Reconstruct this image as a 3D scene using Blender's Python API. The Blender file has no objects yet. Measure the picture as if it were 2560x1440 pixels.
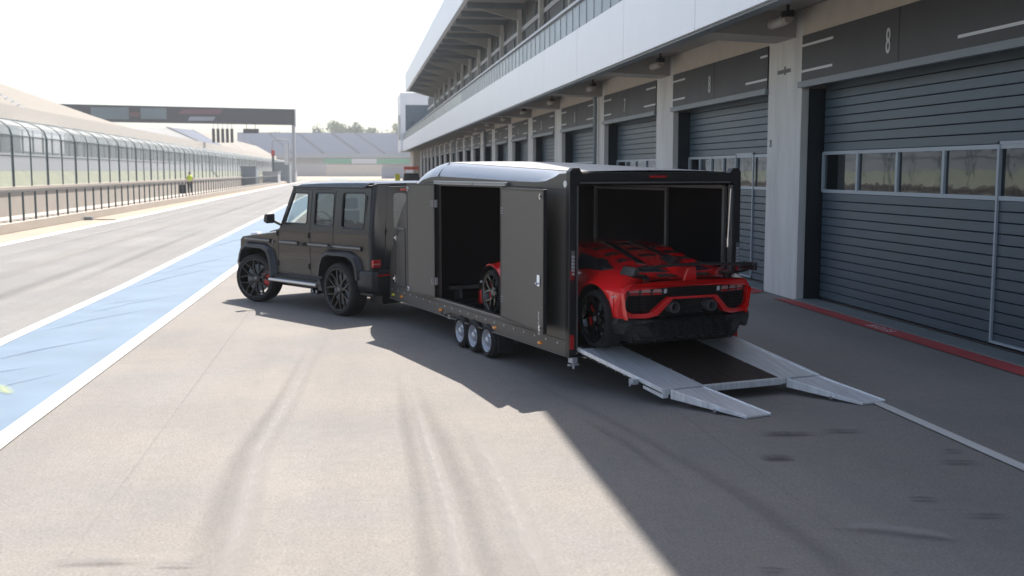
import bpy, bmesh, math, random
from math import sin, cos, pi, radians, sqrt, atan2
from mathutils import Vector, Matrix
from mathutils.geometry import tessellate_polygon
random.seed(7)
SC = bpy.context.scene
COL = SC.collection

# ------------------------------------------------------------------ mesh helper
class MB:
    def __init__(s): s.v = []; s.f = []; s.g = []
    def add(s, vs, fs):
        b = len(s.v); s.g.append((b, len(s.f))); s.v += [tuple(p) for p in vs]; s.f += [tuple(b + i for i in f) for f in fs]; return s
    def box(s, x0, x1, y0, y1, z0, z1):
        x0, x1 = min(x0, x1), max(x0, x1); y0, y1 = min(y0, y1), max(y0, y1); z0, z1 = min(z0, z1), max(z0, z1)
        return s.add([(x0,y0,z0),(x1,y0,z0),(x1,y1,z0),(x0,y1,z0),(x0,y0,z1),(x1,y0,z1),(x1,y1,z1),(x0,y1,z1)],
                     [(0,3,2,1),(4,5,6,7),(0,1,5,4),(1,2,6,5),(2,3,7,6),(3,0,4,7)])
    def hexa(s, p):   # 8 points, bottom 4 ccw then top 4
        return s.add(p, [(0,3,2,1),(4,5,6,7),(0,1,5,4),(1,2,6,5),(2,3,7,6),(3,0,4,7)])
    def prism(s, pts, fn0, fn1):
        n = len(pts); a = [fn0(*p) for p in pts]; b = [fn1(*p) for p in pts]
        return s.add(a + b, [tuple(range(n))[::-1], tuple(range(n, 2*n))] + [(i, (i+1) % n, n + (i+1) % n, n + i) for i in range(n)])
    def plate(s, outer, holes, fn):
        loops = [outer] + holes; flat = [p for l in loops for p in l]; n = len(flat)
        tris = tessellate_polygon([[Vector((p[0], p[1], 0)) for p in l] for l in loops])
        v = [fn(p[0], p[1], 0) for p in flat] + [fn(p[0], p[1], 1) for p in flat]; f = []
        for t in tris: f += [tuple(t), tuple(n + i for i in reversed(t))]
        k = 0
        for l in loops:
            m = len(l)
            for i in range(m): f.append((k + i, k + (i+1) % m, n + k + (i+1) % m, n + k + i))
            k += m
        return s.add(v, f)
    def tube(s, pts, r, n=8, caps=True, closed=False):
        rs = r if isinstance(r, (list, tuple)) else [r]*len(pts)
        P = [Vector(p) for p in pts]; rings = []; up = None
        for i, p in enumerate(P):
            if closed: d = P[(i+1) % len(P)] - P[i-1]
            else: d = (P[min(i+1, len(P)-1)] - P[max(i-1, 0)])
            d.normalize()
            if up is None:
                up = Vector((0,0,1)) if abs(d.z) < .9 else Vector((1,0,0))
            a = d.cross(up).normalized(); b = a.cross(d).normalized(); up = b
            rings.append([p + (a*cos(2*pi*k/n) + b*sin(2*pi*k/n))*rs[i] for k in range(n)])
        v = [q for r_ in rings for q in r_]; f = []; m = len(P)
        for i in range(m if closed else m-1):
            j = (i+1) % m
            for k in range(n): f.append((i*n+k, i*n+(k+1) % n, j*n+(k+1) % n, j*n+k))
        if caps and not closed: f += [tuple(range(n))[::-1], tuple((m-1)*n + k for k in range(n))]
        return s.add(v, f)
    def lathe(s, prof, fn, n=40, close=False):   # prof (r, h); fn(c, s, r, h)
        v = []; f = []; m = len(prof)
        for k in range(n):
            c_, s_ = cos(2*pi*k/n), sin(2*pi*k/n)
            v += [fn(r*c_, r*s_, h) for r, h in prof]
        for k in range(n):
            j = (k+1) % n
            for i in range(m if close else m-1):
                i2 = (i+1) % m
                f.append((k*m+i, k*m+i2, j*m+i2, j*m+i))
        return s.add(v, f)
    def grid(s, rows, closed=False):
        n = len(rows[0]); f = []
        for i in range(len(rows)-1):
            for k in range(n if closed else n-1):
                f.append((i*n+k, i*n+(k+1) % n, (i+1)*n+(k+1) % n, (i+1)*n+k))
        return s.add([p for r in rows for p in r], f)
    def build_split(s, name, mat, parent=None, **k):
        g = s.g + [(len(s.v), len(s.f))]
        for (v0, f0), (v1, f1) in zip(g, g[1:]):
            m = MB(); m.v = s.v[v0:v1]; m.f = [tuple(i-v0 for i in f) for f in s.f[f0:f1]]; m.build(name, mat, parent, **k)
    def build(s, name, mat, parent=None, loc=None, smooth=30, bevel=0, rz=None, recalc=True, weld=False):
        me = bpy.data.meshes.new(name); me.from_pydata(s.v, [], s.f)
        bm = bmesh.new(); bm.from_mesh(me)
        if weld: bmesh.ops.remove_doubles(bm, verts=bm.verts, dist=1e-4)
        if recalc: bmesh.ops.recalc_face_normals(bm, faces=bm.faces)
        if smooth:
            th = radians(smooth)
            for fa in bm.faces: fa.smooth = True
            for e in bm.edges:
                if len(e.link_faces) != 2 or e.calc_face_angle(3.0) > th: e.smooth = False
        bm.to_mesh(me); bm.free()
        if mat: me.materials.append(mat)
        o = bpy.data.objects.new(name, me); COL.objects.link(o)
        if parent: o.parent = parent
        if loc: o.location = loc
        if rz is not None: o.rotation_euler.z = rz
        if bevel:
            b = o.modifiers.new('Bevel', 'BEVEL'); b.width = bevel; b.segments = 2; b.limit_method = 'ANGLE'; b.angle_limit = radians(35)
            b.harden_normals = True
        return o

def tag(o, label=None, cat=None, group=None, kind=None):
    if label: o['label'] = label
    if cat: o['category'] = cat
    if group: o['group'] = group
    if kind: o['kind'] = kind
    return o
def thing(name, label, cat, loc=(0,0,0), rz=0, group=None):
    o = bpy.data.objects.new(name, None); COL.objects.link(o); o.location = loc; o.rotation_euler.z = rz
    o.empty_display_size = .3
    return tag(o, label, cat, group)
def copy_tree(o, parent=None):
    c = o.copy(); COL.objects.link(c); c.parent = parent
    for ch in [x for x in list(COL.objects) if x.parent == o]: copy_tree(ch, c)
    return c
def struct(mb, name, mat, **k):
    o = mb.build(name, mat, **k); o['kind'] = 'structure'; return o
def text_obj(name, body, size, mat, parent, M, sx=1., ext=.004):
    cu = bpy.data.curves.new(name, 'FONT'); cu.body = body; cu.size = size; cu.extrude = ext
    cu.align_x = 'CENTER'; cu.align_y = 'CENTER'; cu.resolution_u = 3
    t = bpy.data.objects.new('tmp', cu); COL.objects.link(t)
    bpy.context.view_layer.update()
    me = bpy.data.meshes.new_from_object(t.evaluated_get(bpy.context.evaluated_depsgraph_get()))
    bpy.data.objects.remove(t); bpy.data.curves.remove(cu)
    me.transform(Matrix.Diagonal((sx, 1, 1, 1))); me.transform(M)
    me.materials.clear(); me.materials.append(mat); me.name = name
    o = bpy.data.objects.new(name, me); COL.objects.link(o); o.parent = parent
    return o

# ------------------------------------------------------------------ materials
def mat(name, col, rough=.5, metal=0., var=0., vscale=3., bump=0., bscale=40., stretch=(1,1,1), spec=.5, coat=0., var2=0., v2scale=.3, alpha=1., emit=None, estr=0., coords='Object', col2=None):
    m = bpy.data.materials.new(name); m.use_nodes = True; nt = m.node_tree; N = nt.nodes; L = nt.links
    p = N['Principled BSDF']; c = tuple(col) + (1,)
    p.inputs['Roughness'].default_value = rough; p.inputs['Metallic'].default_value = metal
    p.inputs['Specular IOR Level'].default_value = spec; p.inputs['Coat Weight'].default_value = coat
    p.inputs['Coat Roughness'].default_value = .04; p.inputs['Base Color'].default_value = c; p.inputs['Alpha'].default_value = alpha
    if emit: p.inputs['Emission Color'].default_value = tuple(emit) + (1,); p.inputs['Emission Strength'].default_value = estr
    if var or bump or var2:
        tc = N.new('ShaderNodeTexCoord'); mp = N.new('ShaderNodeMapping'); mp.inputs['Scale'].default_value = stretch
        L.new(tc.outputs[coords], mp.inputs['Vector'])
        out = None
        for amt, sc_, det in ((var, vscale, 6), (var2, v2scale, 3)):
            if not amt: continue
            nz = N.new('ShaderNodeTexNoise'); nz.inputs['Scale'].default_value = sc_; nz.inputs['Detail'].default_value = det; nz.inputs['Roughness'].default_value = .6
            L.new(mp.outputs['Vector'], nz.inputs['Vector'])
            mr = N.new('ShaderNodeMapRange'); mr.inputs['From Min'].default_value = .3; mr.inputs['From Max'].default_value = .7
            mr.inputs['To Min'].default_value = 1 - amt; mr.inputs['To Max'].default_value = 1 + amt
            L.new(nz.outputs['Fac'], mr.inputs['Value'])
            if out is None: out = mr.outputs['Result']
            else:
                mu = N.new('ShaderNodeMath'); mu.operation = 'MULTIPLY'; L.new(out, mu.inputs[0]); L.new(mr.outputs['Result'], mu.inputs[1]); out = mu.outputs[0]
        if out is not None:
            vm = N.new('ShaderNodeVectorMath'); vm.operation = 'SCALE'; vm.inputs[0].default_value = col; L.new(out, vm.inputs['Scale'])
            L.new(vm.outputs[0], p.inputs['Base Color'])
            rr = N.new('ShaderNodeMath'); rr.operation = 'MULTIPLY'; rr.inputs[1].default_value = rough; L.new(out, rr.inputs[0])
            rc = N.new('ShaderNodeClamp'); L.new(rr.outputs[0], rc.inputs['Value']); L.new(rc.outputs[0], p.inputs['Roughness'])
        if bump:
            nb = N.new('ShaderNodeTexNoise'); nb.inputs['Scale'].default_value = bscale; nb.inputs['Detail'].default_value = 4
            L.new(mp.outputs['Vector'], nb.inputs['Vector'])
            bp = N.new('ShaderNodeBump'); bp.inputs['Strength'].default_value = bump; bp.inputs['Distance'].default_value = .01
            L.new(nb.outputs['Fac'], bp.inputs['Height']); L.new(bp.outputs['Normal'], p.inputs['Normal'])
    return m

def asphalt(name, base, warm, streak=.06, joints=False, streakdir=(1, .04, 1)):
    m = bpy.data.materials.new(name); m.use_nodes = True; nt = m.node_tree; N = nt.nodes; L = nt.links
    p = N['Principled BSDF']; p.inputs['Roughness'].default_value = .85; p.inputs['Specular IOR Level'].default_value = .3
    tc = N.new('ShaderNodeTexCoord')
    def noise(sc_, det, scale=(1,1,1), rough=.6):
        mp = N.new('ShaderNodeMapping'); mp.inputs['Scale'].default_value = scale; L.new(tc.outputs['Object'], mp.inputs['Vector'])
        nz = N.new('ShaderNodeTexNoise'); nz.inputs['Scale'].default_value = sc_; nz.inputs['Detail'].default_value = det; nz.inputs['Roughness'].default_value = rough
        L.new(mp.outputs['Vector'], nz.inputs['Vector']); return nz.outputs['Fac']
    def rng(s, a, b, fm=.3, fx=.7):
        mr = N.new('ShaderNodeMapRange'); mr.inputs['From Min'].default_value = fm; mr.inputs['From Max'].default_value = fx
        mr.inputs['To Min'].default_value = a; mr.inputs['To Max'].default_value = b; L.new(s, mr.inputs['Value']); return mr.outputs['Result']
    def mul(a, b):
        mu = N.new('ShaderNodeMath'); mu.operation = 'MULTIPLY'; L.new(a, mu.inputs[0]); L.new(b, mu.inputs[1]); return mu.outputs[0]
    big = rng(noise(.22, 4), .9, 1.1); fine = noise(48, 5, rough=.85); speck = rng(fine, .55, 1.45, .28, .72)
    mid = rng(noise(9, 4), .94, 1.06); st = rng(noise(1.1, 5, streakdir), 1 - streak, 1 + streak)
    pits = rng(noise(160, 1), .45, 1.0, .27, .36)
    out = mul(mul(mul(mul(big, speck), mid), st), pits)
    mixc = N.new('ShaderNodeMix'); mixc.data_type = 'RGBA'; mixc.inputs[6].default_value = tuple(base) + (1,); mixc.inputs[7].default_value = tuple(warm) + (1,)
    L.new(rng(noise(.6, 3), 0, 1), mixc.inputs[0])
    vm = N.new('ShaderNodeVectorMath'); vm.operation = 'SCALE'; L.new(mixc.outputs[2], vm.inputs[0]); L.new(out, vm.inputs['Scale'])
    L.new(vm.outputs[0], p.inputs['Base Color'])
    bp = N.new('ShaderNodeBump'); bp.inputs['Strength'].default_value = .35; bp.inputs['Distance'].default_value = .006
    L.new(fine, bp.inputs['Height']); L.new(bp.outputs['Normal'], p.inputs['Normal'])
    return m

def painted(name, col, under, wear=.5, sc_=6, stretch=(1, .25, 1)):   # road paint worn through to what lies under it
    m = bpy.data.materials.new(name); m.use_nodes = True; nt = m.node_tree; N = nt.nodes; L = nt.links
    p = N['Principled BSDF']; p.inputs['Roughness'].default_value = .7
    tc = N.new('ShaderNodeTexCoord'); mp = N.new('ShaderNodeMapping'); mp.inputs['Scale'].default_value = stretch; L.new(tc.outputs['Object'], mp.inputs['Vector'])
    nz = N.new('ShaderNodeTexNoise'); nz.inputs['Scale'].default_value = sc_; nz.inputs['Detail'].default_value = 8; nz.inputs['Roughness'].default_value = .75; L.new(mp.outputs['Vector'], nz.inputs['Vector'])
    mr = N.new('ShaderNodeMapRange'); mr.inputs['From Min'].default_value = .56; mr.inputs['From Max'].default_value = .75; mr.inputs['To Min'].default_value = 0; mr.inputs['To Max'].default_value = wear
    L.new(nz.outputs['Fac'], mr.inputs['Value'])
    n2 = N.new('ShaderNodeTexNoise'); n2.inputs['Scale'].default_value = 1.2; n2.inputs['Detail'].default_value = 5; L.new(tc.outputs['Object'], n2.inputs['Vector'])
    m2 = N.new('ShaderNodeMapRange'); m2.inputs['From Min'].default_value = .3; m2.inputs['From Max'].default_value = .7; m2.inputs['To Min'].default_value = .9; m2.inputs['To Max'].default_value = 1.08; L.new(n2.outputs['Fac'], m2.inputs['Value'])
    mx = N.new('ShaderNodeMix'); mx.data_type = 'RGBA'; mx.inputs[6].default_value = tuple(col) + (1,); mx.inputs[7].default_value = tuple(under) + (1,); L.new(mr.outputs['Result'], mx.inputs[0])
    vm = N.new('ShaderNodeVectorMath'); vm.operation = 'SCALE'; L.new(mx.outputs[2], vm.inputs[0]); L.new(m2.outputs['Result'], vm.inputs['Scale']); L.new(vm.outputs[0], p.inputs['Base Color'])
    nf = N.new('ShaderNodeTexNoise'); nf.inputs['Scale'].default_value = 70; L.new(tc.outputs['Object'], nf.inputs['Vector'])
    bp = N.new('ShaderNodeBump'); bp.inputs['Strength'].default_value = .25; bp.inputs['Distance'].default_value = .005; L.new(nf.outputs['Fac'], bp.inputs['Height']); L.new(bp.outputs['Normal'], p.inputs['Normal'])
    return m

def glass(name, tint, see=.5, rough=.02, bumpy=0., ior=.06):
    m = bpy.data.materials.new(name); m.use_nodes = True; nt = m.node_tree; N = nt.nodes; L = nt.links
    N.remove(N['Principled BSDF']); out = N['Material Output']
    tr = N.new('ShaderNodeBsdfTransparent'); tr.inputs['Color'].default_value = tuple(see*c for c in tint) + (1,)
    gl = N.new('ShaderNodeBsdfGlossy'); gl.inputs['Roughness'].default_value = rough; gl.inputs['Color'].default_value = (.86,.93,1,1)
    lw = N.new('ShaderNodeLayerWeight'); lw.inputs['Blend'].default_value = .5; pw = N.new('ShaderNodeMath'); pw.operation = 'POWER'; pw.inputs[1].default_value = 4; L.new(lw.outputs['Facing'], pw.inputs[0]); fr = N.new('ShaderNodeMath'); fr.operation = 'MULTIPLY_ADD'; fr.inputs[1].default_value = .9; fr.inputs[2].default_value = ior; L.new(pw.outputs[0], fr.inputs[0])
    mx = N.new('ShaderNodeMixShader'); L.new(fr.outputs[0], mx.inputs[0]); L.new(tr.outputs[0], mx.inputs[1]); L.new(gl.outputs[0], mx.inputs[2]); L.new(mx.outputs[0], out.inputs['Surface'])
    if bumpy:
        nz = N.new('ShaderNodeTexNoise'); nz.inputs['Scale'].default_value = 2.5; tc = N.new('ShaderNodeTexCoord'); L.new(tc.outputs['Object'], nz.inputs['Vector'])
        bp = N.new('ShaderNodeBump'); bp.inputs['Strength'].default_value = bumpy; bp.inputs['Distance'].default_value = .02; L.new(nz.outputs['Fac'], bp.inputs['Height']); L.new(bp.outputs['Normal'], gl.inputs['Normal'])
    return m

def mesh_net(name, col, dens):
    m = bpy.data.materials.new(name); m.use_nodes = True; nt = m.node_tree; N = nt.nodes; L = nt.links
    p = N['Principled BSDF']; p.inputs['Base Color'].default_value = tuple(col) + (1,); p.inputs['Roughness'].default_value = .6
    out = N['Material Output']; tr = N.new('ShaderNodeBsdfTransparent'); mx = N.new('ShaderNodeMixShader'); mx.inputs[0].default_value = dens
    L.new(tr.outputs[0], mx.inputs[1]); L.new(p.outputs[0], mx.inputs[2]); L.new(mx.outputs[0], out.inputs['Surface'])
    return m

def stain_mat(name, col, amt):   # worn or dirty mark whose edge fades through a vertex attribute
    m = bpy.data.materials.new(name); m.use_nodes = True; nt = m.node_tree; N = nt.nodes; L = nt.links
    p = N['Principled BSDF']; p.inputs['Base Color'].default_value = tuple(col) + (1,); p.inputs['Roughness'].default_value = .8
    out = N['Material Output']; tr = N.new('ShaderNodeBsdfTransparent'); mx = N.new('ShaderNodeMixShader')
    at = N.new('ShaderNodeAttribute'); at.attribute_name = 'fade'
    tc = N.new('ShaderNodeTexCoord'); nz = N.new('ShaderNodeTexNoise'); nz.inputs['Scale'].default_value = 16; nz.inputs['Detail'].default_value = 8; nz.inputs['Roughness'].default_value = .8
    mp = N.new('ShaderNodeMapping'); mp.inputs['Scale'].default_value = (1.6, .35, 1); L.new(tc.outputs['Object'], mp.inputs['Vector']); L.new(mp.outputs['Vector'], nz.inputs['Vector'])
    mr = N.new('ShaderNodeMapRange'); mr.inputs['From Min'].default_value = .35; mr.inputs['From Max'].default_value = .62; mr.inputs['To Min'].default_value = .62*amt; mr.inputs['To Max'].default_value = amt; L.new(nz.outputs['Fac'], mr.inputs['Value'])
    mu = N.new('ShaderNodeMath'); mu.operation = 'MULTIPLY'; L.new(at.outputs['Fac'], mu.inputs[0]); L.new(mr.outputs['Result'], mu.inputs[1])
    L.new(mu.outputs[0], mx.inputs[0]); L.new(tr.outputs[0], mx.inputs[1]); L.new(p.outputs[0], mx.inputs[2]); L.new(mx.outputs[0], out.inputs['Surface'])
    return m

M = {}
A0 = (.182,.176,.168); A1 = (.212,.196,.178)
M['apron'] = asphalt('apron_asphalt', A0, A1)
M['lane'] = asphalt('lane_asphalt', (.175,.174,.17), (.19,.186,.178), .1, streakdir=(1.4,.02,1))
M['track'] = asphalt('track_asphalt', (.20,.197,.19), (.215,.21,.20), .08)
M['blue'] = painted('blue_paint', (.122,.175,.235), (.16,.195,.225), .8, 4, (1,.16,1))
M['white_line'] = painted('white_paint', (.52,.515,.495), (.35,.34,.32), .45, 9)
M['red_line'] = painted('red_paint', (.42,.055,.06), (.18,.12,.12), .5, 7)
M['sill'] = mat('threshold_concrete', (.17,.20,.20), .8, var=.12, vscale=4, bump=.1)
M['sand'] = mat('sandy_verge', (.29,.245,.195), .95, var=.12, vscale=6, var2=.08, bump=.3, bscale=60)
M['grass'] = mat('grass', (.165,.175,.115), .95, var=.35, vscale=3, var2=.2, bump=.6, bscale=30)
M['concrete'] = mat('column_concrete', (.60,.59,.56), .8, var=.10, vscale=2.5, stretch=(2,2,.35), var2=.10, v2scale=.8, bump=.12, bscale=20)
M['beige'] = mat('beige_render', (.54,.48,.41), .85, var=.06, vscale=3)
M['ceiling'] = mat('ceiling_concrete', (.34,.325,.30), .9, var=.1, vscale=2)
M['panel_white'] = mat('white_cladding', (.84,.84,.85), .35, var=.025, vscale=1.2, metal=.0)
M['dark_grey'] = mat('sign_sheet', (.045,.047,.051), .55, var=.08, vscale=2)
M['trim'] = mat('grey_trim', (.17,.20,.22), .45, var=.05)
M['door'] = mat('slate_door', (.066,.100,.126), .42, var=.07, vscale=1.5, var2=.06, metal=.15)
M['door_dark'] = mat('door_gap', (.02,.022,.024), .7)
M['jamb'] = mat('navy_jamb', (.010,.018,.025), .5)
M['frame'] = mat('pale_window_frame', (.36,.41,.45), .4)
M['stripe'] = mat('white_marking', (.62,.63,.63), .5)
M['garage_glass'] = glass('garage_glass', (.5,.55,.62), .25, .03, .08, .13)
M['bal_glass'] = mat('slate_balustrade', (.12,.16,.19), .3, metal=.0, var=.15, vscale=1.2, spec=.7)
M['rail'] = mat('pale_handrail', (.45,.47,.49), .4)
M['facade_dark'] = mat('dark_facade', (.06,.062,.065), .5)
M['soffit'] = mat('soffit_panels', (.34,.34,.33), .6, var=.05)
M['lamp_metal'] = mat('lamp_metal', (.66,.64,.58), .35, metal=.3)
M['black'] = mat('black_plastic', (.012,.012,.013), .5)
M['black_gloss'] = mat('black_gloss', (.008,.008,.009), .12, coat=.5)
M['carbon'] = mat('carbon_satin', (.019,.019,.021), .3, var=.2, vscale=60)
M['rubber'] = mat('tyre_rubber', (.011,.011,.012), .8, var=.15, vscale=14, bump=.2, bscale=50)
M['suv'] = mat('satin_graphite_paint', (.020,.0198,.0195), .30, metal=.35, coat=.3, var=.02, vscale=200)
M['suv_trim'] = mat('satin_dark_trim', (.022,.025,.030), .35, metal=.2)
M['trailer'] = mat('trailer_grey_panel', (.085,.081,.075), .42, metal=.25, var=.03, vscale=1.5)
M['trailer_roof'] = mat('trailer_silver_moulding', (.33,.35,.38), .28, metal=.45, var=.03)
M['trailer_black'] = mat('trailer_black_frame', (.010,.010,.012), .38)
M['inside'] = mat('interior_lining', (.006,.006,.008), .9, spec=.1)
M['alu'] = mat('brushed_aluminium', (.76,.79,.82), .38, metal=.45, var=.10, vscale=5, stretch=(14,.7,1), var2=.12, v2scale=2)
M['alu_dim'] = mat('dull_aluminium', (.20,.20,.20), .45, metal=.6)
M['chrome'] = mat('chrome', (.75,.76,.78), .15, metal=1)
M['steel'] = mat('galvanised_rim', (.48,.50,.54), .38, metal=.55)
M['ply'] = mat('brown_deck_board', (.035,.026,.023), .38, var=.25, vscale=4, stretch=(6,1,1))
M['red'] = mat('glossy_red_paint', (.70,.009,.011), .25, coat=1.0, var=.0)
M['red_dark'] = mat('red_panel_edge', (.20,.008,.010), .3, coat=.4)
M['lens_red'] = mat('red_lens', (.42,.01,.012), .15, coat=.6)
M['lens_pale'] = mat('pale_red_lens', (.42,.24,.23), .2, coat=.6)
M['lens_dark'] = mat('smoked_lens', (.03,.03,.035), .1, coat=.6)
M['lens_orange'] = mat('orange_lens', (.75,.25,.02), .2, coat=.5)
M['lens_yellow'] = mat('yellow_lens', (.60,.55,.03), .2, coat=.5)
M['lens_white'] = mat('clear_lens', (.6,.62,.65), .1, coat=.6)
M['caliper'] = mat('red_caliper', (.50,.012,.012), .35)
M['spoke'] = mat('satin_black_spokes', (.005,.0055,.007), .3)
M['spoke_gloss'] = mat('gloss_black_spokes', (.006,.006,.007), .14, metal=.0, coat=.4)
M['cabin'] = mat('cabin_trim', (.02,.021,.023), .6)
M['car_glass'] = glass('tinted_car_glass', (.55,.62,.62), .16, .01, .15, .09)
M['car_glass_clear'] = glass('clear_car_glass', (.8,.86,.86), .8, .01)
M['wall_pale'] = mat('pit_wall_concrete', (.36,.325,.285), .9, var=.06, vscale=1.5, stretch=(1,.3,1))
M['post'] = mat('fence_post_green_grey', (.06,.085,.09), .5)
M['net'] = mesh_net('wire_mesh', (.28,.32,.33), .30)
M['net_top'] = mesh_net('wire_mesh_overhang', (.34,.38,.39), .38)
M['seat_tan'] = mat('tan_seating', (.44,.41,.365), .8, var=.05)
M['seat_white'] = mat('pale_seating', (.42,.42,.41), .8, var=.05)
M['seat_grey'] = mat('blue_grey_seating', (.26,.28,.33), .8, var=.05)
M['aisle'] = mat('stand_aisle', (.17,.18,.19), .8)
M['structure_grey'] = mat('stand_structure', (.30,.31,.32), .8, var=.05)
M['hoard_green'] = mat('green_hoarding', (.06,.28,.14), .6)
M['hoard_white'] = mat('white_hoarding', (.5,.5,.5), .6)
M['gantry'] = mat('gantry_slate', (.02,.026,.034), .5)
M['gantry_red'] = mat('gantry_dark_red', (.12,.045,.055), .5)
M['gantry_pale'] = mat('gantry_pale_patch', (.22,.24,.27), .5)
M['gantry_mid'] = mat('gantry_green_grey', (.13,.18,.19), .5)
M['leaf_a'] = mat('leaves_light', (.075,.125,.035), .8, var=.3, vscale=1)
M['leaf_b'] = mat('leaves_dark', (.035,.075,.025), .8, var=.3, vscale=1)
M['bark'] = mat('bark', (.12,.09,.06), .9)
M['skin'] = mat('skin', (.45,.26,.19), .6)
M['hivis'] = mat('hivis_yellow', (.55,.70,.05), .7)
M['cloth_dark'] = mat('dark_cloth', (.02,.022,.028), .9)
M['stain_dark'] = stain_mat('dark_tyre_rubber_mark', (.115,.11,.105), .24)
M['stain_light'] = stain_mat('pale_scuffed_asphalt', (.29,.28,.265), .62)
M['stain_oil'] = stain_mat('oily_stain', (.055,.06,.065), .8)
M['stain_blue'] = stain_mat('yellow_green_paint_trace', (.42,.48,.22), .6)
M['stain_dark2'] = stain_mat('faint_dark_stain', (.09,.095,.095), .45)
M['scuff_blue'] = stain_mat('scuffed_blue_paint', (.085,.12,.20), .5)
M['joint'] = mat('dark_joint', (.06,.06,.062), .8)

# ------------------------------------------------------------------ ground
def sheet(name, m, pts, z):
    return struct(MB().add([(x, y, z) for x, y in pts], [tuple(range(len(pts)))]), name, m, smooth=0)
sheet('ground', M['apron'], [(-1500,-400),(1500,-400),(1500,2500),(-1500,2500)], 0)
LW = [(-10.75,-60),(-10.75,60),(-11.1,90),(-11.55,190),(-10.6,260)]
sheet('pit_lane', M['lane'], [(-4.65,-60),(-4.5,330),(-10.6,260),(-11.45,190),(-11.0,90),(-10.6,60),(-10.6,-60)], .004)
sheet('blue_lane', M['blue'], [(-2.97,-60),(-2.85,70),(-2.8,230),(-4.5,230),(-4.5,70),(-4.63,-60)], .008)
def strip(name, m, pl, w, z):
    L_, R_ = [], []
    for i, p in enumerate(pl):
        a = Vector(pl[max(i-1, 0)]); b = Vector(pl[min(i+1, len(pl)-1)]); d = (b - a).normalized(); n = Vector((-d.y, d.x))
        q = Vector(p); L_.append((q.x + n.x*w/2, q.y + n.y*w/2, z)); R_.append((q.x - n.x*w/2, q.y - n.y*w/2, z))
    return struct(MB().grid([L_, R_]), name, m, smooth=0)
strip('painted_line', M['white_line'], [(-3.02,-60),(-2.97,9.5),(-2.77,26),(-2.7,230)], .19, .012)
strip('painted_line', M['white_line'], [(-4.70,-60),(-4.65,15),(-4.52,22),(-4.5,230)], .19, .012)
strip('painted_line', M['white_line'], LW, .42, .013)
strip('painted_line', M['white_line'], [(5.0,-60),(5.0,60)], .115, .012)
sheet('verge', M['sand'], [(-10.96,-60),(-10.96,60),(-11.3,90),(-11.75,190),(-10.7,262),(-14,262),(-12.6,190),(-12.3,-60)], .005)
sheet('track', M['track'], [(-17.3,-60),(-17.3,420),(-29,420),(-29,-60)], .006)
sheet('runoff', M['sand'], [(-10,275),(20,275),(60,480),(-40,480)], .008)
sheet('painted_runoff', M['blue'], [(-8,300),(-2,300),(-2,352),(-8,352)], .016)
sheet('grass', M['grass'], [(-4,262),(8,262),(8,292),(-7,292)], .02)
b = MB()
b.grid([[(-29,-60,.02),(-29,430,.02)], [(-29.6,-60,.9),(-29.6,430,.9)], [(-31,-60,2.25),(-31,430,2.25)], [(-60,-60,2.4),(-60,430,2.4)]])
struct(b, 'grass_bank', M['grass'], smooth=0)

def mark(name, m, pl, ws, z, fade_ends=True, n=5):
    """soft-edged strip: centre line pl [(x,y)], widths ws"""
    # resample
    P = [Vector(p) for p in pl]; Q = []; W = []
    for i in range(len(P)-1):
        for k in range(6):
            t = k/6; Q.append(P[i].lerp(P[i+1], t)); W.append(ws[i]*(1-t) + ws[i+1]*t)
    Q.append(P[-1]); W.append(ws[-1])
    rows = []; fade = []; T = len(Q)
    prof = [0, .55, 1, .55, 0]
    for i, q in enumerate(Q):
        d = (Q[min(i+1, T-1)] - Q[max(i-1, 0)]).normalized(); nn = Vector((-d.y, d.x))
        e = min(1, 4*min(i, T-1-i)/T) if fade_ends else 1
        rows.append([(q.x + nn.x*W[i]*(k/4-.5), q.y + nn.y*W[i]*(k/4-.5), z) for k in range(5)]); fade += [prof[k]*e for k in range(5)]
    mb = MB().grid(rows); o = mb.build(name, m, smooth=0, recalc=False)
    at = o.data.attributes.new('fade', 'FLOAT', 'POINT'); at.data.foreach_set('value', fade)
    o['kind'] = 'structure'; return o
mark('tyre_mark', M['stain_light'], [(-.40,15),(-.58,12.2),(-.66,10.7),(-.8,8.7),(-.76,7.2),(-.74,6),(-.7,4)], [.12,.18,.24,.24,.28,.3,.3], .017)
mark('tyre_mark', M['stain_dark'], [(-.62,14),(-.78,10.7),(-.93,8.7),(-.93,7.2),(-.9,5)], [.1,.12,.2,.26,.3], .019)
mark('tyre_mark', M['stain_dark'], [(.44,12.2),(.42,9.7),(.42,7.7),(.39,5.8),(.35,4)], [.1,.16,.18,.2,.2], .018)
mark('tyre_mark', M['stain_dark'], [(.60,11.5),(.70,8.9),(.74,7.2),(.73,5.8),(.7,4)], [.14,.22,.24,.24,.2], .018)
mark('tyre_mark', M['stain_light'], [(.52,11.5),(.56,8.9),(.58,7.2),(.56,5.8),(.5,4)], [.1,.14,.16,.18,.2], .020)
mark('tyre_mark', M['stain_light'], [(.95,9.6),(1.0,8),(1.0,6.5),(.98,4.5)], [.2,.3,.34,.34], .0205)
mark('tyre_mark', M['stain_dark'], [(1.7,12.2),(1.95,10.6),(2.25,9.4),(2.49,8.0),(2.66,6.74),(2.7,5.5),(2.7,4)], [.1,.12,.14,.16,.2,.22,.2], .018)
mark('tyre_mark', M['stain_dark'], [(2.0,9.5),(2.2,8.5),(2.3,7.3)], [.1,.12,.1], .018)
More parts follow.
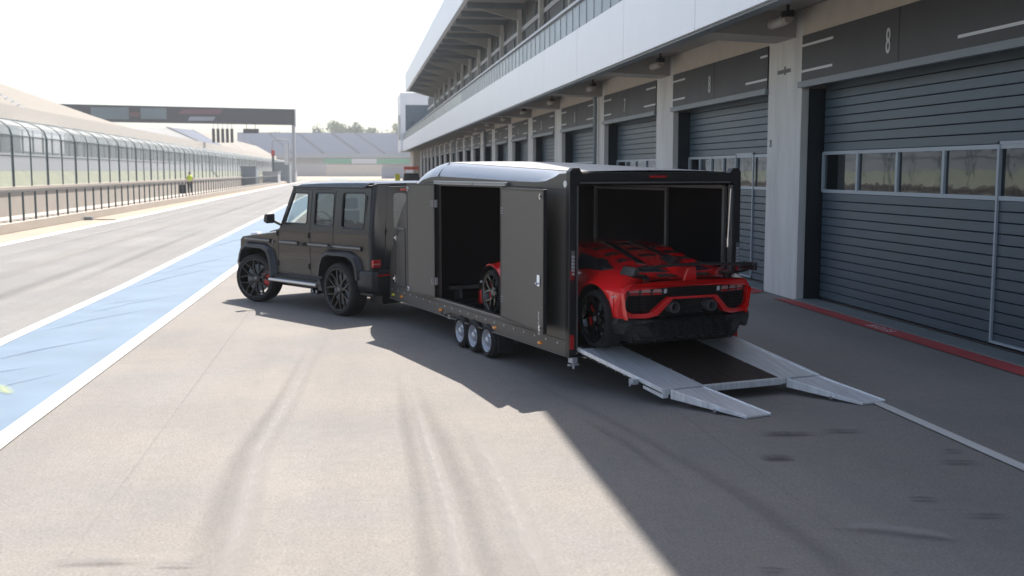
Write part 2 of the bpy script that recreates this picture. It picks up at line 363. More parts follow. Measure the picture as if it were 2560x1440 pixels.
for x, y, w, l in [(3.64,8.64,.16,.5),(4.15,8.66,.1,.4),(3.25,7.9,.2,.3),(4.72,7.9,.08,.2),(4.58,7.58,.09,.34),(3.82,6.74,.07,.22),(4.05,6.34,.07,.3),(2.3,5.62,.05,.18),(4.9,6.6,.12,.3),(-1.5,6.3,.13,.55),(-1.05,6.18,.08,.3)]:
    mark('oil_stain', M['stain_dark2'] if x < 0 else M['stain_oil'], [(x - l/2, y + .02), (x, y), (x + l/2, y - .03)], [w*.7, w, w*.5], .022)
mark('oil_stain', M['stain_light'], [(2.95,6.25),(3.2,6.22),(3.5,6.05),(3.6,5.9)], [.1,.22,.2,.1], .021)
mark('paint_trace', M['stain_blue'], [(-3.75,11.9),(-3.6,11.55),(-3.45,11.3)], [.1,.2,.1], .019)
for x0, y0, x1, y1, w_ in [(-4.4,13.2,-3.3,15.2,.10),(-4.5,15.5,-3.2,18.4,.08),(-4.3,17.5,-3.1,20.4,.07),(-4.4,12.1,-3.6,13.0,.09),(-4.4,21,-3.2,26,.10),(-4.3,24,-3.1,30,.09),(-4.4,31,-3.2,40,.12),(-3.9,11.2,-3.2,12.6,.06),(-4.4,18.5,-3.4,20,.05)]:
    mark('paint_scuff', M['scuff_blue'], [(x0,y0),((x0*.6+x1*.4),(y0+y1)/2),(x1,y1)], [w_*.5,w_,w_*.6], .016)
# paving joint and small stones
mark('paving_joint', M['stain_dark'], [(-1.75,60),(-1.72,30),(-1.7,12),(-1.68,4)], [.05,.03,.02,.02], .0165)
mark('paving_joint', M['stain_dark'], [(2.9,24),(2.95,12),(2.97,4)], [.04,.02,.02], .0165)
# pale traffic streaks of the pit lane
for x, y0, y1, w in [(-6.2,12,30,.5),(-7.6,18,60,.8),(-5.6,20,45,.4),(-9.2,25,90,.6),(-6.9,40,110,.7)]:
    mark('tyre_mark', M['stain_dark'] if x > -7 else M['stain_light'], [(x, y0), (x-.15, (y0+y1)/2), (x-.1, y1)], [w, w, w], .018)

# ------------------------------------------------------------------ pit building
BX = 7.6   # column face
pitb = thing('pit_building', 'long two storey pit building with white fascia, concrete columns and slate garage doors', 'building')
cols = [(-13.4,-11.9),(-5.0,-3.5),(2.9,4.4),(9.65,11.14),(17.86,19.38),(25.45,26.92),(32.75,34.1),(39.67,41.14),(46.26,47.61),(52.44,53.92),(58.9,60.4),(64.4,66.0),(70.0,71.5),(75.5,76.9),(81.0,82.45),(86.4,87.8)]
y = 92.0
while y < 128: cols.append((y, y+1.4)); y += 5.6
YE = cols[-1][1]
for i, (a, c) in enumerate(cols):
    mb = MB().box(BX, BX+.14, a, c, 0, 4.995); mb.box(BX+.14, 8.6, a+.25, c-.25, 0, 4.99)
    mb.build('column', M['concrete'], pitb, bevel=.012 if 10 < a < 50 else 0)
    # jambs
    MB().box(BX+.142, 8.35, c-.25, c+.0, 0, 3.66).box(BX+.142, 8.35, a, a+.25, 0, 3.66).build('door_jamb', M['jamb'], pitb)
    # beams carrying the terrace
    MB().hexa([(5.86,a+.3,4.62),(BX,a+.3,4.55),(BX,c-.3,4.55),(5.86,c-.3,4.62),(5.86,a+.3,4.999),(BX,a+.3,4.999),(BX,c-.3,4.999),(5.86,c-.3,4.999)]).build('beam', M['ceiling'], pitb)
bays = [(cols[i][1], cols[i+1][0]) for i in range(len(cols)-1)]
Mtext = Matrix(((0,0,-1,0),(-1,0,0,0),(0,1,0,0),(0,0,0,1)))
for i, (a, c) in enumerate(bays):
    MB().box(BX+.003, BX+.3, a+.001, c-.001, 4.54, 4.994).build('lintel', M['beige'], pitb)
    near = a < 50
    w = c - a; mid = (a+c)/2
    sp = MB().box(BX-.02, BX+.02, a+.02, c-.02, 3.77, 4.54).build('sign_panel', M['dark_grey'], pitb)
    MB().box(BX-.07, BX+.06, a-.02, c+.02, 3.665, 3.768).build('sign_trim', M['trim'], sp)
    MB().box(BX-.024, BX-.0195, mid-.015, mid+.015, 3.78, 4.53).build('panel_seam', M['black'], sp)
    st = MB()
    sl = 1.2 if i == 3 else .95
    for z in (4.37, 3.94): st.box(BX-.026, BX-.0185, c-.03-sl, c-.03, z-.02, z+.02)
    st.box(BX-.026, BX-.0185, a+.03, a+.03+(.35 if i in (3, 4) else .9), 4.35, 4.39); st.box(BX-.026, BX-.0185, a+.03, a+.03+(1.8 if i == 3 else 1.1), 3.92, 3.96)
    st.build_split('stripe', M['stripe'], sp)
    num = {3:'8', 4:'8', 5:'7', 6:'6', 7:'5', 8:'4', 9:'3', 10:'2', 11:'1'}.get(i)
    if num: text_obj('numeral', num, .52, M['stripe'], sp, Matrix.Translation((BX-.024, mid+.3, 4.085)) @ Mtext, .55)
    # sectional door
    gd = MB().box(8.06, 8.1, a+.06, c-.06, .015, 3.9).build('garage_door', M['door_dark'], pitb)
    sl = MB(); z = .03
    def slats(z0, z1, n):
        h = (z1-z0)/n
        for k in range(n):
            b0 = z0+k*h
            p = [(8.03,b0+.002),(8.008,b0+.007),(8.0,b0+.013),(8.0,b0+h-.008),(8.006,b0+h-.004),(8.03,b0+h-.003)]
            sl.add([(x, a+.08, z_) for x, z_ in p] + [(x, c-.08, z_) for x, z_ in p], [(j, j+1, 7+j, 6+j) for j in range(5)])
    if a < 75: slats(.06, 1.885, 13); slats(2.585, 3.75, 8)
    else: sl.box(8, 8.05, a+.08, c-.08, .06, 1.885).box(8, 8.05, a+.08, c-.08, 2.585, 3.75)
    sl.build('door_slats', M['door'], gd, smooth=20, recalc=False)
    MB().box(7.97, 8.06, a+.06, c-.06, .005, .06).build('bottom_seal', M['black'], gd)
    # window band
    ys = [c-.08]; wk0, wk1 = a + .22*w, a + .09*w   # wicket door far/near side
    if i == 4: wk0, wk1 = 22.1, 21.05
    n = 4; ys = [c-.08 - (c-.08-wk0)*k/n for k in range(n+1)]
    fr = MB().box(7.985, 8.055, a+.08, c-.08, 2.53, 2.585).box(7.985, 8.055, a+.08, c-.08, 1.885, 1.94)
    for q in ys: fr.box(7.983, 8.054, q-.03, q+.03, 1.90, 2.57)
    fr.box(7.983, 8.054, a+.08, a+.13, 1.90, 2.57)
    fr.build('window_frame', M['frame'], gd)
    wd = MB().box(7.97, 8.0, wk0-.035, wk0, .08, 2.62).box(7.97, 8.0, wk1, wk1+.035, .08, 2.62).box(7.97, 8.0, wk1, wk0, 2.585, 2.62).box(7.972, 8.0, wk1, wk0, .08, .11)
    wd.build('wicket_door', M['frame'], gd)
    gl = MB(); gl.add([(8.02, a+.08, 1.92), (8.02, c-.08, 1.92), (8.02, c-.08, 2.55), (8.02, a+.08, 2.55)], [(0,1,2,3)])
    gl.build('window_pane', M['garage_glass'], gd, smooth=0)
    # a dim room behind the panes: floor and a back wall with a bench
    if near and c > 9: MB().box(8.25, 8.3, a+.3, c-.3, 0, 2.1).build('room_cabinet', M['structure_grey'], gd)
    struct(MB().box(BX-.03, 8.2, a, c, .001, .03), 'threshold', M['sill'])
    struct(MB().add([(7.24, a-.45, .0125), (7.565, a-.1, .0125), (7.565, c+.0, .0125), (7.30, c+.35, .0125)], [(0,1,2,3)]), 'painted_line', M['red_line'], smooth=0)
text_obj('floor_lettering', 'IKO:33', .22, M['stripe'], None, Matrix.Translation((7.42, 14.4, .0145)) @ Matrix(((0,1,0,0),(-1,0,0,0),(0,0,1,0),(0,0,0,1))), 1.1, .0005)
tag(bpy.data.objects['floor_lettering'], 'worn white lettering on the red line before the nearest garage door', 'lettering')
# dirt marks on the near column
MB().box(BX-.004, BX+.01, 18.35, 18.95, 3.98, 4.05).box(BX-.006, BX+.01, 18.58, 18.64, 3.95, 4.10).build('worn_sticker', mat('worn_sticker', (.15,.15,.145), .8, var=.5, vscale=14), pitb)
text_obj('column_mark', '20', .2, mat('column_ink', (.12,.12,.12), .8), pitb, Matrix.Translation((BX-.003, 19.2, 2.75)) @ Mtext, .5, .002)
# ceiling slab, fascia, terrace
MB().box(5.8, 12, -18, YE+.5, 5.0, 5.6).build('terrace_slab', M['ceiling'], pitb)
MB().box(8.6, 12, -18, YE+.5, 0, 5.0).build('rear_wall', M['facade_dark'], pitb)
MB().box(BX+.01, 12, YE, YE+.5, 0, 4.999).build('end_wall', M['beige'], pitb)
fa = MB()
k = 17.85 - 4.9*8
while k < 136: fa.box(5.68, 5.8, k+.012, min(k+4.9, 136.5)-.012, 4.6, 5.86); k += 4.9
fa.box(5.72, 5.79, -18, 136.4, 4.61, 5.85)
fa.build('fascia', M['panel_white'], pitb)
MB().box(5.74, 5.95, -18, 136.4, 4.56, 4.598).build('fascia_trim', M['trim'], pitb)
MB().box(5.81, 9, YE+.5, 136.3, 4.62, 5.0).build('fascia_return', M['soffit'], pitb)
ba = MB(); k = -18
rows = []
bs = MB().box(5.861, 5.9, -18, 134, 5.7, 6.6).build('balustrade', M['bal_glass'], pitb)
pn = MB()
while k < 133: pn.box(5.835,5.86,k,k+.862,5.72,6.58); k += .87
pn.build('balustrade_panel', M['bal_glass'], bs)
pp = MB(); k = -18
while k < 60: pp.box(5.822,5.834,k-.010,k+.010,5.72,6.6); k += .87
pp.build_split('balustrade_seam', M['rail'], bs)
MB().box(5.76, 5.92, -18, 134, 6.6, 6.67).build('handrail', M['rail'], bs)
# upper storey
MB().box(8.2, 12, -18, 122, 5.6, 10.3).build('upper_wall', M['facade_dark'], pitb)
MB().box(8.14, 8.195, -18, 122, 9.0, 9.2).build('upper_band', M['rail'], pitb)
uw = MB(); k = -17
while k < 120: uw.box(8.15, 8.198, k, k+.08, 5.6, 10.3); k += 3.3
uw.build_split('upper_mullion', M['trim'], pitb)
for a, c in cols:
    if c < 112:
        MB().box(7.95, 8.139, a+.5, a+.72, 5.6, 10.25).build('upper_column', M['concrete'], pitb)
        MB().hexa([(5.6,a+.55,10.18),(8.1,a+.55,9.5),(8.1,a+.75,9.5),(5.6,a+.75,10.18),(5.6,a+.55,10.28),(8.1,a+.55,10.28),(8.1,a+.75,10.28),(5.6,a+.75,10.28)]).build('roof_bracket', M['soffit'], pitb)
rf = MB().box(5.42, 12.2, -18, 111, 10.29, 10.6).build('roof', M['soffit'], pitb)
MB().box(5.2, 5.419, -18, 111.3, 10.25, 12.0).build('roof_fascia', M['panel_white'], rf)
MB().box(5.2, 12.2, 111.3, 111.5, 10.25, 12.0).build('roof_fascia', M['panel_white'], rf)
MB().box(5.42, 12.2, -18, 111, 10.601, 11.7).build('roof_deck', M['soffit'], rf)
rb = MB(); k = -17
while k < 110: rb.box(5.421, 8.19, k, k+.12, 10.02, 10.288); k += 2.9
rb.build_split('soffit_rib', M['trim'], rf)
# end block
eb = thing('race_control_block', 'white block with dark corner window at the far end of the pit building', 'building', (5.4,129,0))
MB().plate([(0,4.6),(6.6,4.6),(6.6,11.4),(0,11.4)], [[(.6,6.6),(4.0,6.6),(4.0,10.0),(.6,10.0)]], lambda u,v,w: (u, w*.2, v)).box(0,.2,.2,8,4.6,11.4).box(6.4,6.6,.2,8,0,11.4).box(0,6.6,7.8,8,4.6,11.4).box(.2,6.4,.2,7.8,11.1,11.4).build('wall', M['panel_white'], eb)
MB().box(.55,4.05,.12,.16,6.55,10.05).build('window', M['bal_glass'], eb)
MB().box(-.04,-.01,.5,5.5,6.0,8.9).build('window', M['bal_glass'], eb)
MB().box(.2,6.4,.3,7.8,4.6,4.8).build('floor_slab', M['ceiling'], eb)
MB().box(1.5,6.3,.5,7.6,0,4.59).build('base_wall', M['beige'], eb)
# hanging lamps and downpipes
lampc = 0
for a, c in cols:
    if c < 8 or a > 66: continue
    lampc += 1
    lm = thing('ceiling_lamp', '', 'lamp', (7.15, a+.2, 4.76), 0, 'tube lamps under the terrace of the pit building')
    MB().tube([(0,-.5,0),(0,.95,0)], .085, 14).build('lamp_tube', M['lamp_metal'], lm, smooth=40)
    MB().box(-.07,.07,-.72,-.5,.03,.13).build('lamp_box', M['black'], lm)
    MB().tube([(0,-.64,-.0),(0,-.5,-.0)], .075, 10).build('lamp_socket', mat('socket_brass%d' % lampc, (.5,.42,.36), .4), lm) if lampc < 6 else None
    MB().box(-.012,.012,.3,.32,.07,.235).box(-.012,.012,.5,.52,.07,.235).box(-.02,.02,-.62,-.58,.12,.235).build('hanger', M['black'], lm)
    ordn = ['first','second','third','fourth','fifth','sixth','seventh','eighth','ninth','tenth','eleventh','twelfth'][lampc-1]
    lm['label'] = 'tube lamp under the terrace, %s in the row counted from the near garage' % ordn if lampc > 1 else 'tube lamp under the terrace at the nearest column edge, closest to the viewer'
for yy, col_ in ((33.5, 0), (62.7, 1), (81.6, 2)):
    o = MB().tube([(5.95,yy,4.85),(7.0,yy,4.83),(7.32,yy,4.78),(7.46,yy,4.6),(7.48,yy,4.3),(7.48,yy,.1)], .06, 10).build('drain_pipe', M['trim'], None, smooth=60)
    tag(o, ['grey drainpipe bending down beside the column left of bay 7', 'grey drainpipe running down a column in the middle distance', 'grey drainpipe on a far column, smallest of the pipes on the pit building'][col_], 'drainpipe', 'drainpipes on the pit building')
#PART2
# ------------------------------------------------------------------ pit wall, fences
o = MB().box(-12.75,-12.45,-30,262,0,.36).build('pit_wall_kerb', M['wall_pale'], None, bevel=.02)
tag(o, 'low pale concrete wall along the far edge of the pit lane, below the railing', 'wall')
ra = thing('pit_rail', 'waist high railing of thin dark posts on the low wall beside the pit lane', 'railing', (-12.6, 0, 0))
y = 30.8
npost = 0
while y < 190 and npost < 98:
    MB().box(-.035,.035,y-.03,y+.03,.36,1.5).build('post', M['post'], ra); y += 1.62; npost += 1
MB().box(-.05,.05,30,190,1.46,1.52).build('top_rail', M['alu_dim'], ra)
o = MB().box(-13.95,-12.755,-30,262,0,.42).build('platform', M['wall_pale'], None); tag(o, kind='structure')
o = MB().box(-17.3,-16.9,-30,262,0,1.32).box(-17.36,-16.8,-30,262,1.322,1.47).build('pit_wall', M['wall_pale'], None)
tag(o, 'thick pale concrete wall between pit lane and race track, carrying the tall debris fence', 'wall')
df = thing('debris_fence', 'tall wire debris fence with posts curving over the race track', 'fence', (-17.1, 0, 0))
def curved(y, x=0):
    return [(x,y,1.47),(x,y,4.05),(x-.12,y,4.42),(x-.42,y,4.72),(x-.95,y,4.95),(x-1.6,y,5.05)]
y = 39.2; npost = 0
while y < 300 and npost < 98:
    MB().tube(curved(y), .07 if npost % 2 == 0 else .045, 6).build('post', M['post'], df, smooth=60); y += 3.13; npost += 1
MB().grid([[(.0,38,z),(.0,y,z)] for z in (1.5,4.05)]).build('wire_mesh', M['net'], df, smooth=0)
MB().grid([[(a,38,z),(a,y,z)] for a, _, z in curved(0)[1:]]).build('wire_overhang', M['net_top'], df, smooth=60)
MB().box(-.03,.03,38,y,3.0,3.06).box(-1.63,-1.57,38,y,5.03,5.09).box(-.03,.03,38,y,4.02,4.08).build('fence_rail', M['post'], df)
# boundary wall and fence beyond the grass
o = MB().box(-31.5,-31.1,-60,430,2.1,3.9).build('boundary_wall', M['structure_grey'], None); tag(o, 'grey boundary wall on the grass bank beyond the race track', 'wall')
bf = thing('boundary_fence', 'grey mesh fence with dark posts on the boundary wall below the grandstand', 'fence', (-31.3,0,0))
for k in range(60): MB().box(-.08,.08,72+k*3.4,72.16+k*3.4,3.9,6.2).build('post', M['post'], bf)
MB().grid([[(0,60,3.9),(0,300,3.9)],[(0,60,6.1),(0,300,6.1)]]).build('wire_mesh', M['net'], bf, smooth=0)

# ------------------------------------------------------------------ grandstands
gs = thing('grandstand', 'long grandstand of tan and pale seating blocks beside the race track', 'grandstand', (0,0,0))
def stand_top(y): return 12.9 if y < 118 else (12.9-.034*(y-118) if y < 205 else min(12.7, 9.95+.042*(y-205)))
def seat_block(y0, y1, m, parent, n=14):
    mb = MB()
    prev = None
    zb, xb, xt = 8.1, -33, -41
    def sec_(zt):
        prof = []
        for k in range(n):
            x = xb + (xt-xb)*k/n; x2 = xb + (xt-xb)*(k+1)/n; z = zb + (zt-zb)*(k+1)/n
            prof += [(x, zb + (zt-zb)*k/n + .12), (x, z), (x2, z)]
        return prof
    a = [(x, y0, z) for x, z in sec_(stand_top(y0))] + [(xt, y0, zb-1.2), (xb, y0, zb-1.2)]
    c = [(x, y1, z) for x, z in sec_(stand_top(y1))] + [(xt, y1, zb-1.2), (xb, y1, zb-1.2)]
    nn = len(a)
    mb.add(a + c, [tuple(range(nn)), tuple(range(nn, 2*nn))[::-1]] + [(i, (i+1) % nn, nn+(i+1) % nn, nn+i) for i in range(nn)])
    return mb.build('seating_block', m, parent, smooth=0)
for y0, y1, m in [(60,118,'seat_tan'),(119,205,'seat_tan'),(207,249,'seat_white'),(251.5,288,'seat_grey'),(290.5,338,'seat_tan'),(340,390,'seat_tan'),(392,470,'seat_tan')]:
    seat_block(y0, y1, M[m], gs)
ai = MB()
for yy in (118,205,249,288,338,390): ai.hexa([(-33,yy,6.9),(-41,yy,6.9),(-41,yy+2.5,6.9),(-33,yy+2.5,6.9),(-33,yy,8.3),(-41,yy,stand_top(yy)+.25),(-41,yy+2.5,stand_top(yy)+.25),(-33,yy+2.5,8.3)])
ai.build_split('aisle', M['aisle'], gs)
MB().box(-33,-32.8,60,470,6.7,8.6).build('parapet', M['seat_tan'], gs)
for k in range(40): MB().box(-34.3,-33.8,62+k*10,62.6+k*10,2.5,6.9).build('support', M['hoard_white'], gs)
MB().box(-40.9,-40.5,60,470,2.5,6.9).build('back_wall', M['hoard_white'], gs)
for k, (yy, h) in enumerate([(128,1.2),(131,.9),(136,1.1),(141,.7),(146,.8),(150,.6)]):
    MB().box(-33.6,-32.9,yy,yy+1.6,6.65-h,6.65).build('loudspeaker', M['gantry'], gs)
# small cabins before the stand
o = MB().box(-34.5,-32.2,112,128,4.2,6.4).box(-34.6,-32.1,111.8,128.2,6.402,6.5).build('timing_cabin', M['hoard_white'], None); tag(o, 'white flat roofed cabin behind the debris fence at the left', 'cabin')

# first corner stand, facing the pit lane
cs = thing('corner_grandstand', 'blue grey grandstand closing the view beyond the first corner', 'grandstand', (0,0,0))
def cross_block(x0, x1, m, y0=520, y1=560, zb=10.5, zt=21.5, sh=14, n=12):
    mb = MB(); prof = []
    for k in range(n):
        t, t2 = k/n, (k+1)/n
        prof += [(y0+(y1-y0)*t, zb+(zt-zb)*t, t), (y0+(y1-y0)*t, zb+(zt-zb)*t2, t), (y0+(y1-y0)*t2, zb+(zt-zb)*t2, t2)]
    prof += [(y1, zb-2, 1), (y0, zb-2, 0)]
    a = [(x0 - sh*t, yy, z) for yy, z, t in prof]; c = [(x1 - sh*t, yy, z) for yy, z, t in prof]; nn = len(a)
    mb.add(a+c, [tuple(range(nn)), tuple(range(nn, 2*nn))[::-1]] + [(i,(i+1)%nn,nn+(i+1)%nn,nn+i) for i in range(nn)])
    return mb.build('seating_block', m, cs, smooth=0)
for x0, x1, m in [(-44,-30,'seat_grey'),(-28.6,-15.8,'seat_grey'),(-14.2,1,'seat_grey'),(2.6,13,'seat_grey'),(14.4,34,'seat_grey'),(36,60,'seat_tan')]: cross_block(x0, x1, M[m])
for x0 in (-30,-15.8,1,13,34): cross_block(x0+.02, x0+1.4, M['aisle'])
MB().box(-46,62,516,519,8.4,10.4).build('walkway', M['structure_grey'], cs)
MB().box(-46,62,519.1,560,0,8.3).build('base_wall', M['wall_pale'], cs)
sp_ = MB()
for k in range(26): sp_.box(-45+k*4.2,-44.6+k*4.2,515,515.4,0,8.4)
sp_.build('walkway_posts', M['structure_grey'], cs)
MB().box(36,60,562.5,566,0,25).build('rear_screen', M['seat_white'], cs)
MB().box(-46,62,561,562,0,21.6).build('rear_wall', M['structure_grey'], cs)
for k, (x0, x1, m, lab) in enumerate([(-14,-1.5,'hoard_green','dark green hoarding before the corner grandstand'),(-1.3,10,'hoard_white','white hoarding beside the green one before the corner grandstand'),(10.2,34,'hoard_green','green hoarding to the right of the white one')]):
    o = MB().box(x0,x1,505,505.4,5.8,7.9).box(x0+.3,x0+.6,505.1,505.3,0,5.8).box(x1-.6,x1-.3,505.1,505.3,0,5.8).build('hoarding', M[m], None); tag(o, lab, 'hoarding')
for x0, x1, yy, h, m, lab in [(-40,-12,480,5.5,'structure_grey','long grey barrier fence left of the run off area'),(-12,12,470,5,'seat_tan','tan tyre barrier beyond the run off area'),(8,30,330,3.4,'seat_grey','grey blue barrier to the right of the run off area')]:
    o = MB().box(x0,x1,yy,yy+1,0,h).build('barrier', M[m], None); tag(o, lab, 'barrier')

# ------------------------------------------------------------------ start gantry
gt = thing('start_gantry', 'dark sign bridge spanning the race track with hanging start lights', 'gantry', (0,250,0))
MB().hexa([(-68,0,13.2),(-13.3,0,12.6),(-13.3,2,12.6),(-68,2,13.2),(-68,0,16.9),(-13.3,0,16.1),(-13.3,2,16.1),(-68,2,16.9)]).build('sign_beam', M['gantry'], gt)
MB().box(-13.9,-13.25,.2,1.8,0,12.55).box(-69,-68.2,.2,1.8,0,16.9).build('pillar', M['structure_grey'], gt)
MB().box(-13.2,-12.95,-.2,2.2,12.2,16.2).build('end_cap', M['hoard_white'], gt)
bp_ = MB().box(-57,-49,-.14,-.02,13.6,16.2).box(-46.5,-41,-.14,-.02,13.7,16.1); bp_.build_split('sign_patch', M['gantry_mid'], gt)
MB().box(-48.8,-46.7,-.14,-.02,14.2,15.2).hexa([(-38.5,-.12,14.9),(-29.6,-.12,14.9),(-29.6,-.02,14.9),(-38.5,-.02,14.9),(-37.7,-.12,15.9),(-28.8,-.12,15.9),(-28.8,-.02,15.9),(-37.7,-.02,15.9)]).build_split('sign_patch', M['gantry_red'], gt)
MB().hexa([(-36.5,-.125,13.4),(-31,-.125,13.4),(-31,-.02,13.4),(-36.5,-.02,13.4),(-36,-.125,14.3),(-30.5,-.125,14.3),(-30.5,-.02,14.3),(-36,-.02,14.3)]).build('sign_patch', M['gantry_pale'], gt)
for k in range(5):
    x = -31.1 + k*1.0
    lt = MB().box(x-.3,x+.3,.3,.9,8.6,11.7).box(x-.04,x+.04,.55,.65,11.7,12.8).build('start_light', M['black'], gt)
MB().box(-24.6,-21.2,.3,.9,10.7,11.7).box(-23.9,-23.8,.5,.6,11.7,12.7).box(-22,-21.9,.5,.6,11.7,12.7).build('info_display', M['gantry'], gt)

# objects at the far end of the pit wall
sg = thing('signal_frame', 'thin grey portal frame with a red signal light at the pit exit', 'signal', (-14.6,200,0))
MB().tube([(0,0,0),(0,0,7.6),(.3,0,7.9),(2.6,0,7.9),(2.9,0,7.6),(2.9,0,0)], .11, 8).build('frame', M['structure_grey'], sg, smooth=50)
MB().box(-.1,.3,-.6,-.3,0,5.0).build('signal_post', M['post'], sg)
MB().box(-.18,.42,-.75,-.25,5.0,6.0).build('signal_head', M['lens_red'], sg)
MB().box(2.1,2.7,-.4,.2,3.4,7.0).build('white_board', M['hoard_white'], sg)
for k, (x, yy, w, d, h) in enumerate([(-17.0,168,2.2,5,2.9),(-14.9,182,2.4,6,2.1),(-14.6,205,2.6,7,3.8),(-13.6,222,1.8,6,2.4)]):
    o = MB().box(x,x+w,yy,yy+d,.0,h).box(x-.1,x+w+.1,yy-.1,yy+d+.1,h+.002,h+.12).build('pit_stand', [M['trim'],M['structure_grey'],M['trim'],M['structure_grey']][k], None)
    tag(o, ['grey team stand on the pit wall, nearest of the boxes at its far end','low grey box beside the signal frame','tall dark grey box behind the signal frame','small grey box at the very end of the pit wall'][k], 'pit stand', 'boxes at the far end of the pit wall')
# marker lying on the verge
mk = thing('cable_drum', 'small dark box with a cable lying on the sandy verge before the railing', 'box', (-12.2,52.2,0))
MB().box(-.18,.18,-.14,.14,0,.16).build('box_body', M['trim'], mk, bevel=.02)
MB().tube([(.18,0,.05),(.5,-.1,.03),(.9,-.05,.025),(1.25,-.2,.025)], .02, 6).build('cable', M['black'], mk)
# far recovery vehicle
pk = thing('recovery_truck', 'dark recovery pickup with an orange red light bar parked before the far garages', 'pickup', (5.75,112,0), 0)
MB().prism([(-2.4,.55),(-2.4,1.25),(-.4,1.3),(-.3,1.28),(2.3,1.2),(2.5,.6)], lambda y,z:(-.92,y,z), lambda y,z:(.92,y,z)).build('body', M['suv_trim'], pk, bevel=.06)
MB().hexa([(-.85,-.6,1.3),(.85,-.6,1.3),(.85,1.4,1.3),(-.85,1.4,1.3),(-.72,-.4,2.05),(.72,-.4,2.05),(.72,.9,2.05),(-.72,.9,2.05)]).build('cab', M['cabin'], pk, bevel=.05)
MB().box(-.6,.6,-.46,-.42,1.45,1.95).build('rear_window', M['black_gloss'], pk)
MB().box(-.75,.75,-.25,.25,2.4,2.72).box(-.72,-.66,-.2,.2,2.05,2.4).box(.66,.72,-.2,.2,2.05,2.4).build('light_bar', mat('orange_red_bar', (.65,.10,.04), .4), pk)
for x in (-.92,.92):
    for y_ in (-1.6,1.6): MB().tube([(x-.12,y_,.38),(x+.12,y_,.38)], .38, 18).build('wheel', M['rubber'], pk, smooth=50)
for s in (-1,1): MB().box(s*.9-.06,s*.9+.06,-2.45,-2.41,.9,1.15).build('tail_lamp', M['lens_red'], pk)
o = MB().box(4.0,4.5,109.6,110,0,2.0).build('yellow_board', M['lens_yellow'], None); tag(o, 'small yellow board standing left of the recovery pickup', 'board')

# ------------------------------------------------------------------ marshal on the platform
def person():
    t = thing('person', 'marshal in a yellow vest and dark trousers standing with a bag behind the railing', 'person', (-13.5,92.5,.42), radians(20))
    me = bpy.data.meshes.new('body')
    J = [((0,0,.92),.13),((0,0,1.15),.12),((0,0,1.38),.15),((0,0,1.5),.06),((0,0,1.62),.095),((0,0,1.72),.08),
         ((-.1,0,.88),.10),((-.11,.01,.48),.07),((-.11,-.02,.08),.045),((-.11,.1,.04),.045),
         ((.1,0,.88),.10),((.12,-.01,.48),.07),((.13,-.03,.08),.045),((.13,.1,.04),.045),
         ((-.2,0,1.40),.055),((-.26,.02,1.12),.042),((-.22,.16,.92),.032),((-.2,.22,.86),.03),
         ((.2,0,1.40),.055),((.27,-.02,1.12),.042),((.27,.08,.88),.032),((.27,.1,.80),.03)]
    E_ = [(0,1),(1,2),(2,3),(3,4),(4,5),(0,6),(6,7),(7,8),(8,9),(0,10),(10,11),(11,12),(12,13),(2,14),(14,15),(15,16),(16,17),(2,18),(18,19),(19,20),(20,21)]
    me.from_pydata([j[0] for j in J], E_, [])
    o = bpy.data.objects.new('body', me); COL.objects.link(o); o.parent = t
    o.modifiers.new('Skin', 'SKIN')
    for i, j in enumerate(J): me.skin_vertices[0].data[i].radius = (j[1], j[1]*.8)
    me.skin_vertices[0].data[0].use_root = True
    s_ = o.modifiers.new('Sub', 'SUBSURF'); s_.levels = 1; s_.render_levels = 1
    me.materials.append(M['skin'])
    sw = [(.19,.13,1.0),(.18,.13,1.1),(.19,.14,1.25),(.22,.14,1.38),(.19,.11,1.46),(.09,.08,1.5)]
    MB().grid([[(a*cos(k*pi/8), b_*sin(k*pi/8), z) for k in range(16)] for a, b_, z in sw], closed=True).build('vest', M['hivis'], t, smooth=60)
    for s in (-1,1): MB().tube([(s*.1,0,.98),(s*.115,0,.5),(s*.12,-.02,.07)], [.125,.09,.075], 10).build('trouser_leg', M['cloth_dark'], t, smooth=60)
    MB().tube([(0,-.01,1.66),(0,-.01,1.72),(0,0,1.77)], [.105,.10,.05], 10).build('hair', M['cloth_dark'], t, smooth=60)
    return t
person()
bg = MB().hexa([(-14.35,92.2,.42),(-13.8,92.2,.42),(-13.8,92.5,.42),(-14.35,92.5,.42),(-14.3,92.25,1.15),(-13.85,92.25,1.15),(-13.85,92.45,1.15),(-14.3,92.45,1.15)]).tube([(-14.2,92.35,1.15),(-14.1,92.35,1.3),(-14.0,92.35,1.3),(-13.92,92.35,1.15)], .02, 6).build('equipment_bag', M['cloth_dark'], None, bevel=.04)
tag(bg, 'dark equipment bag standing left of the marshal in the yellow vest', 'bag')

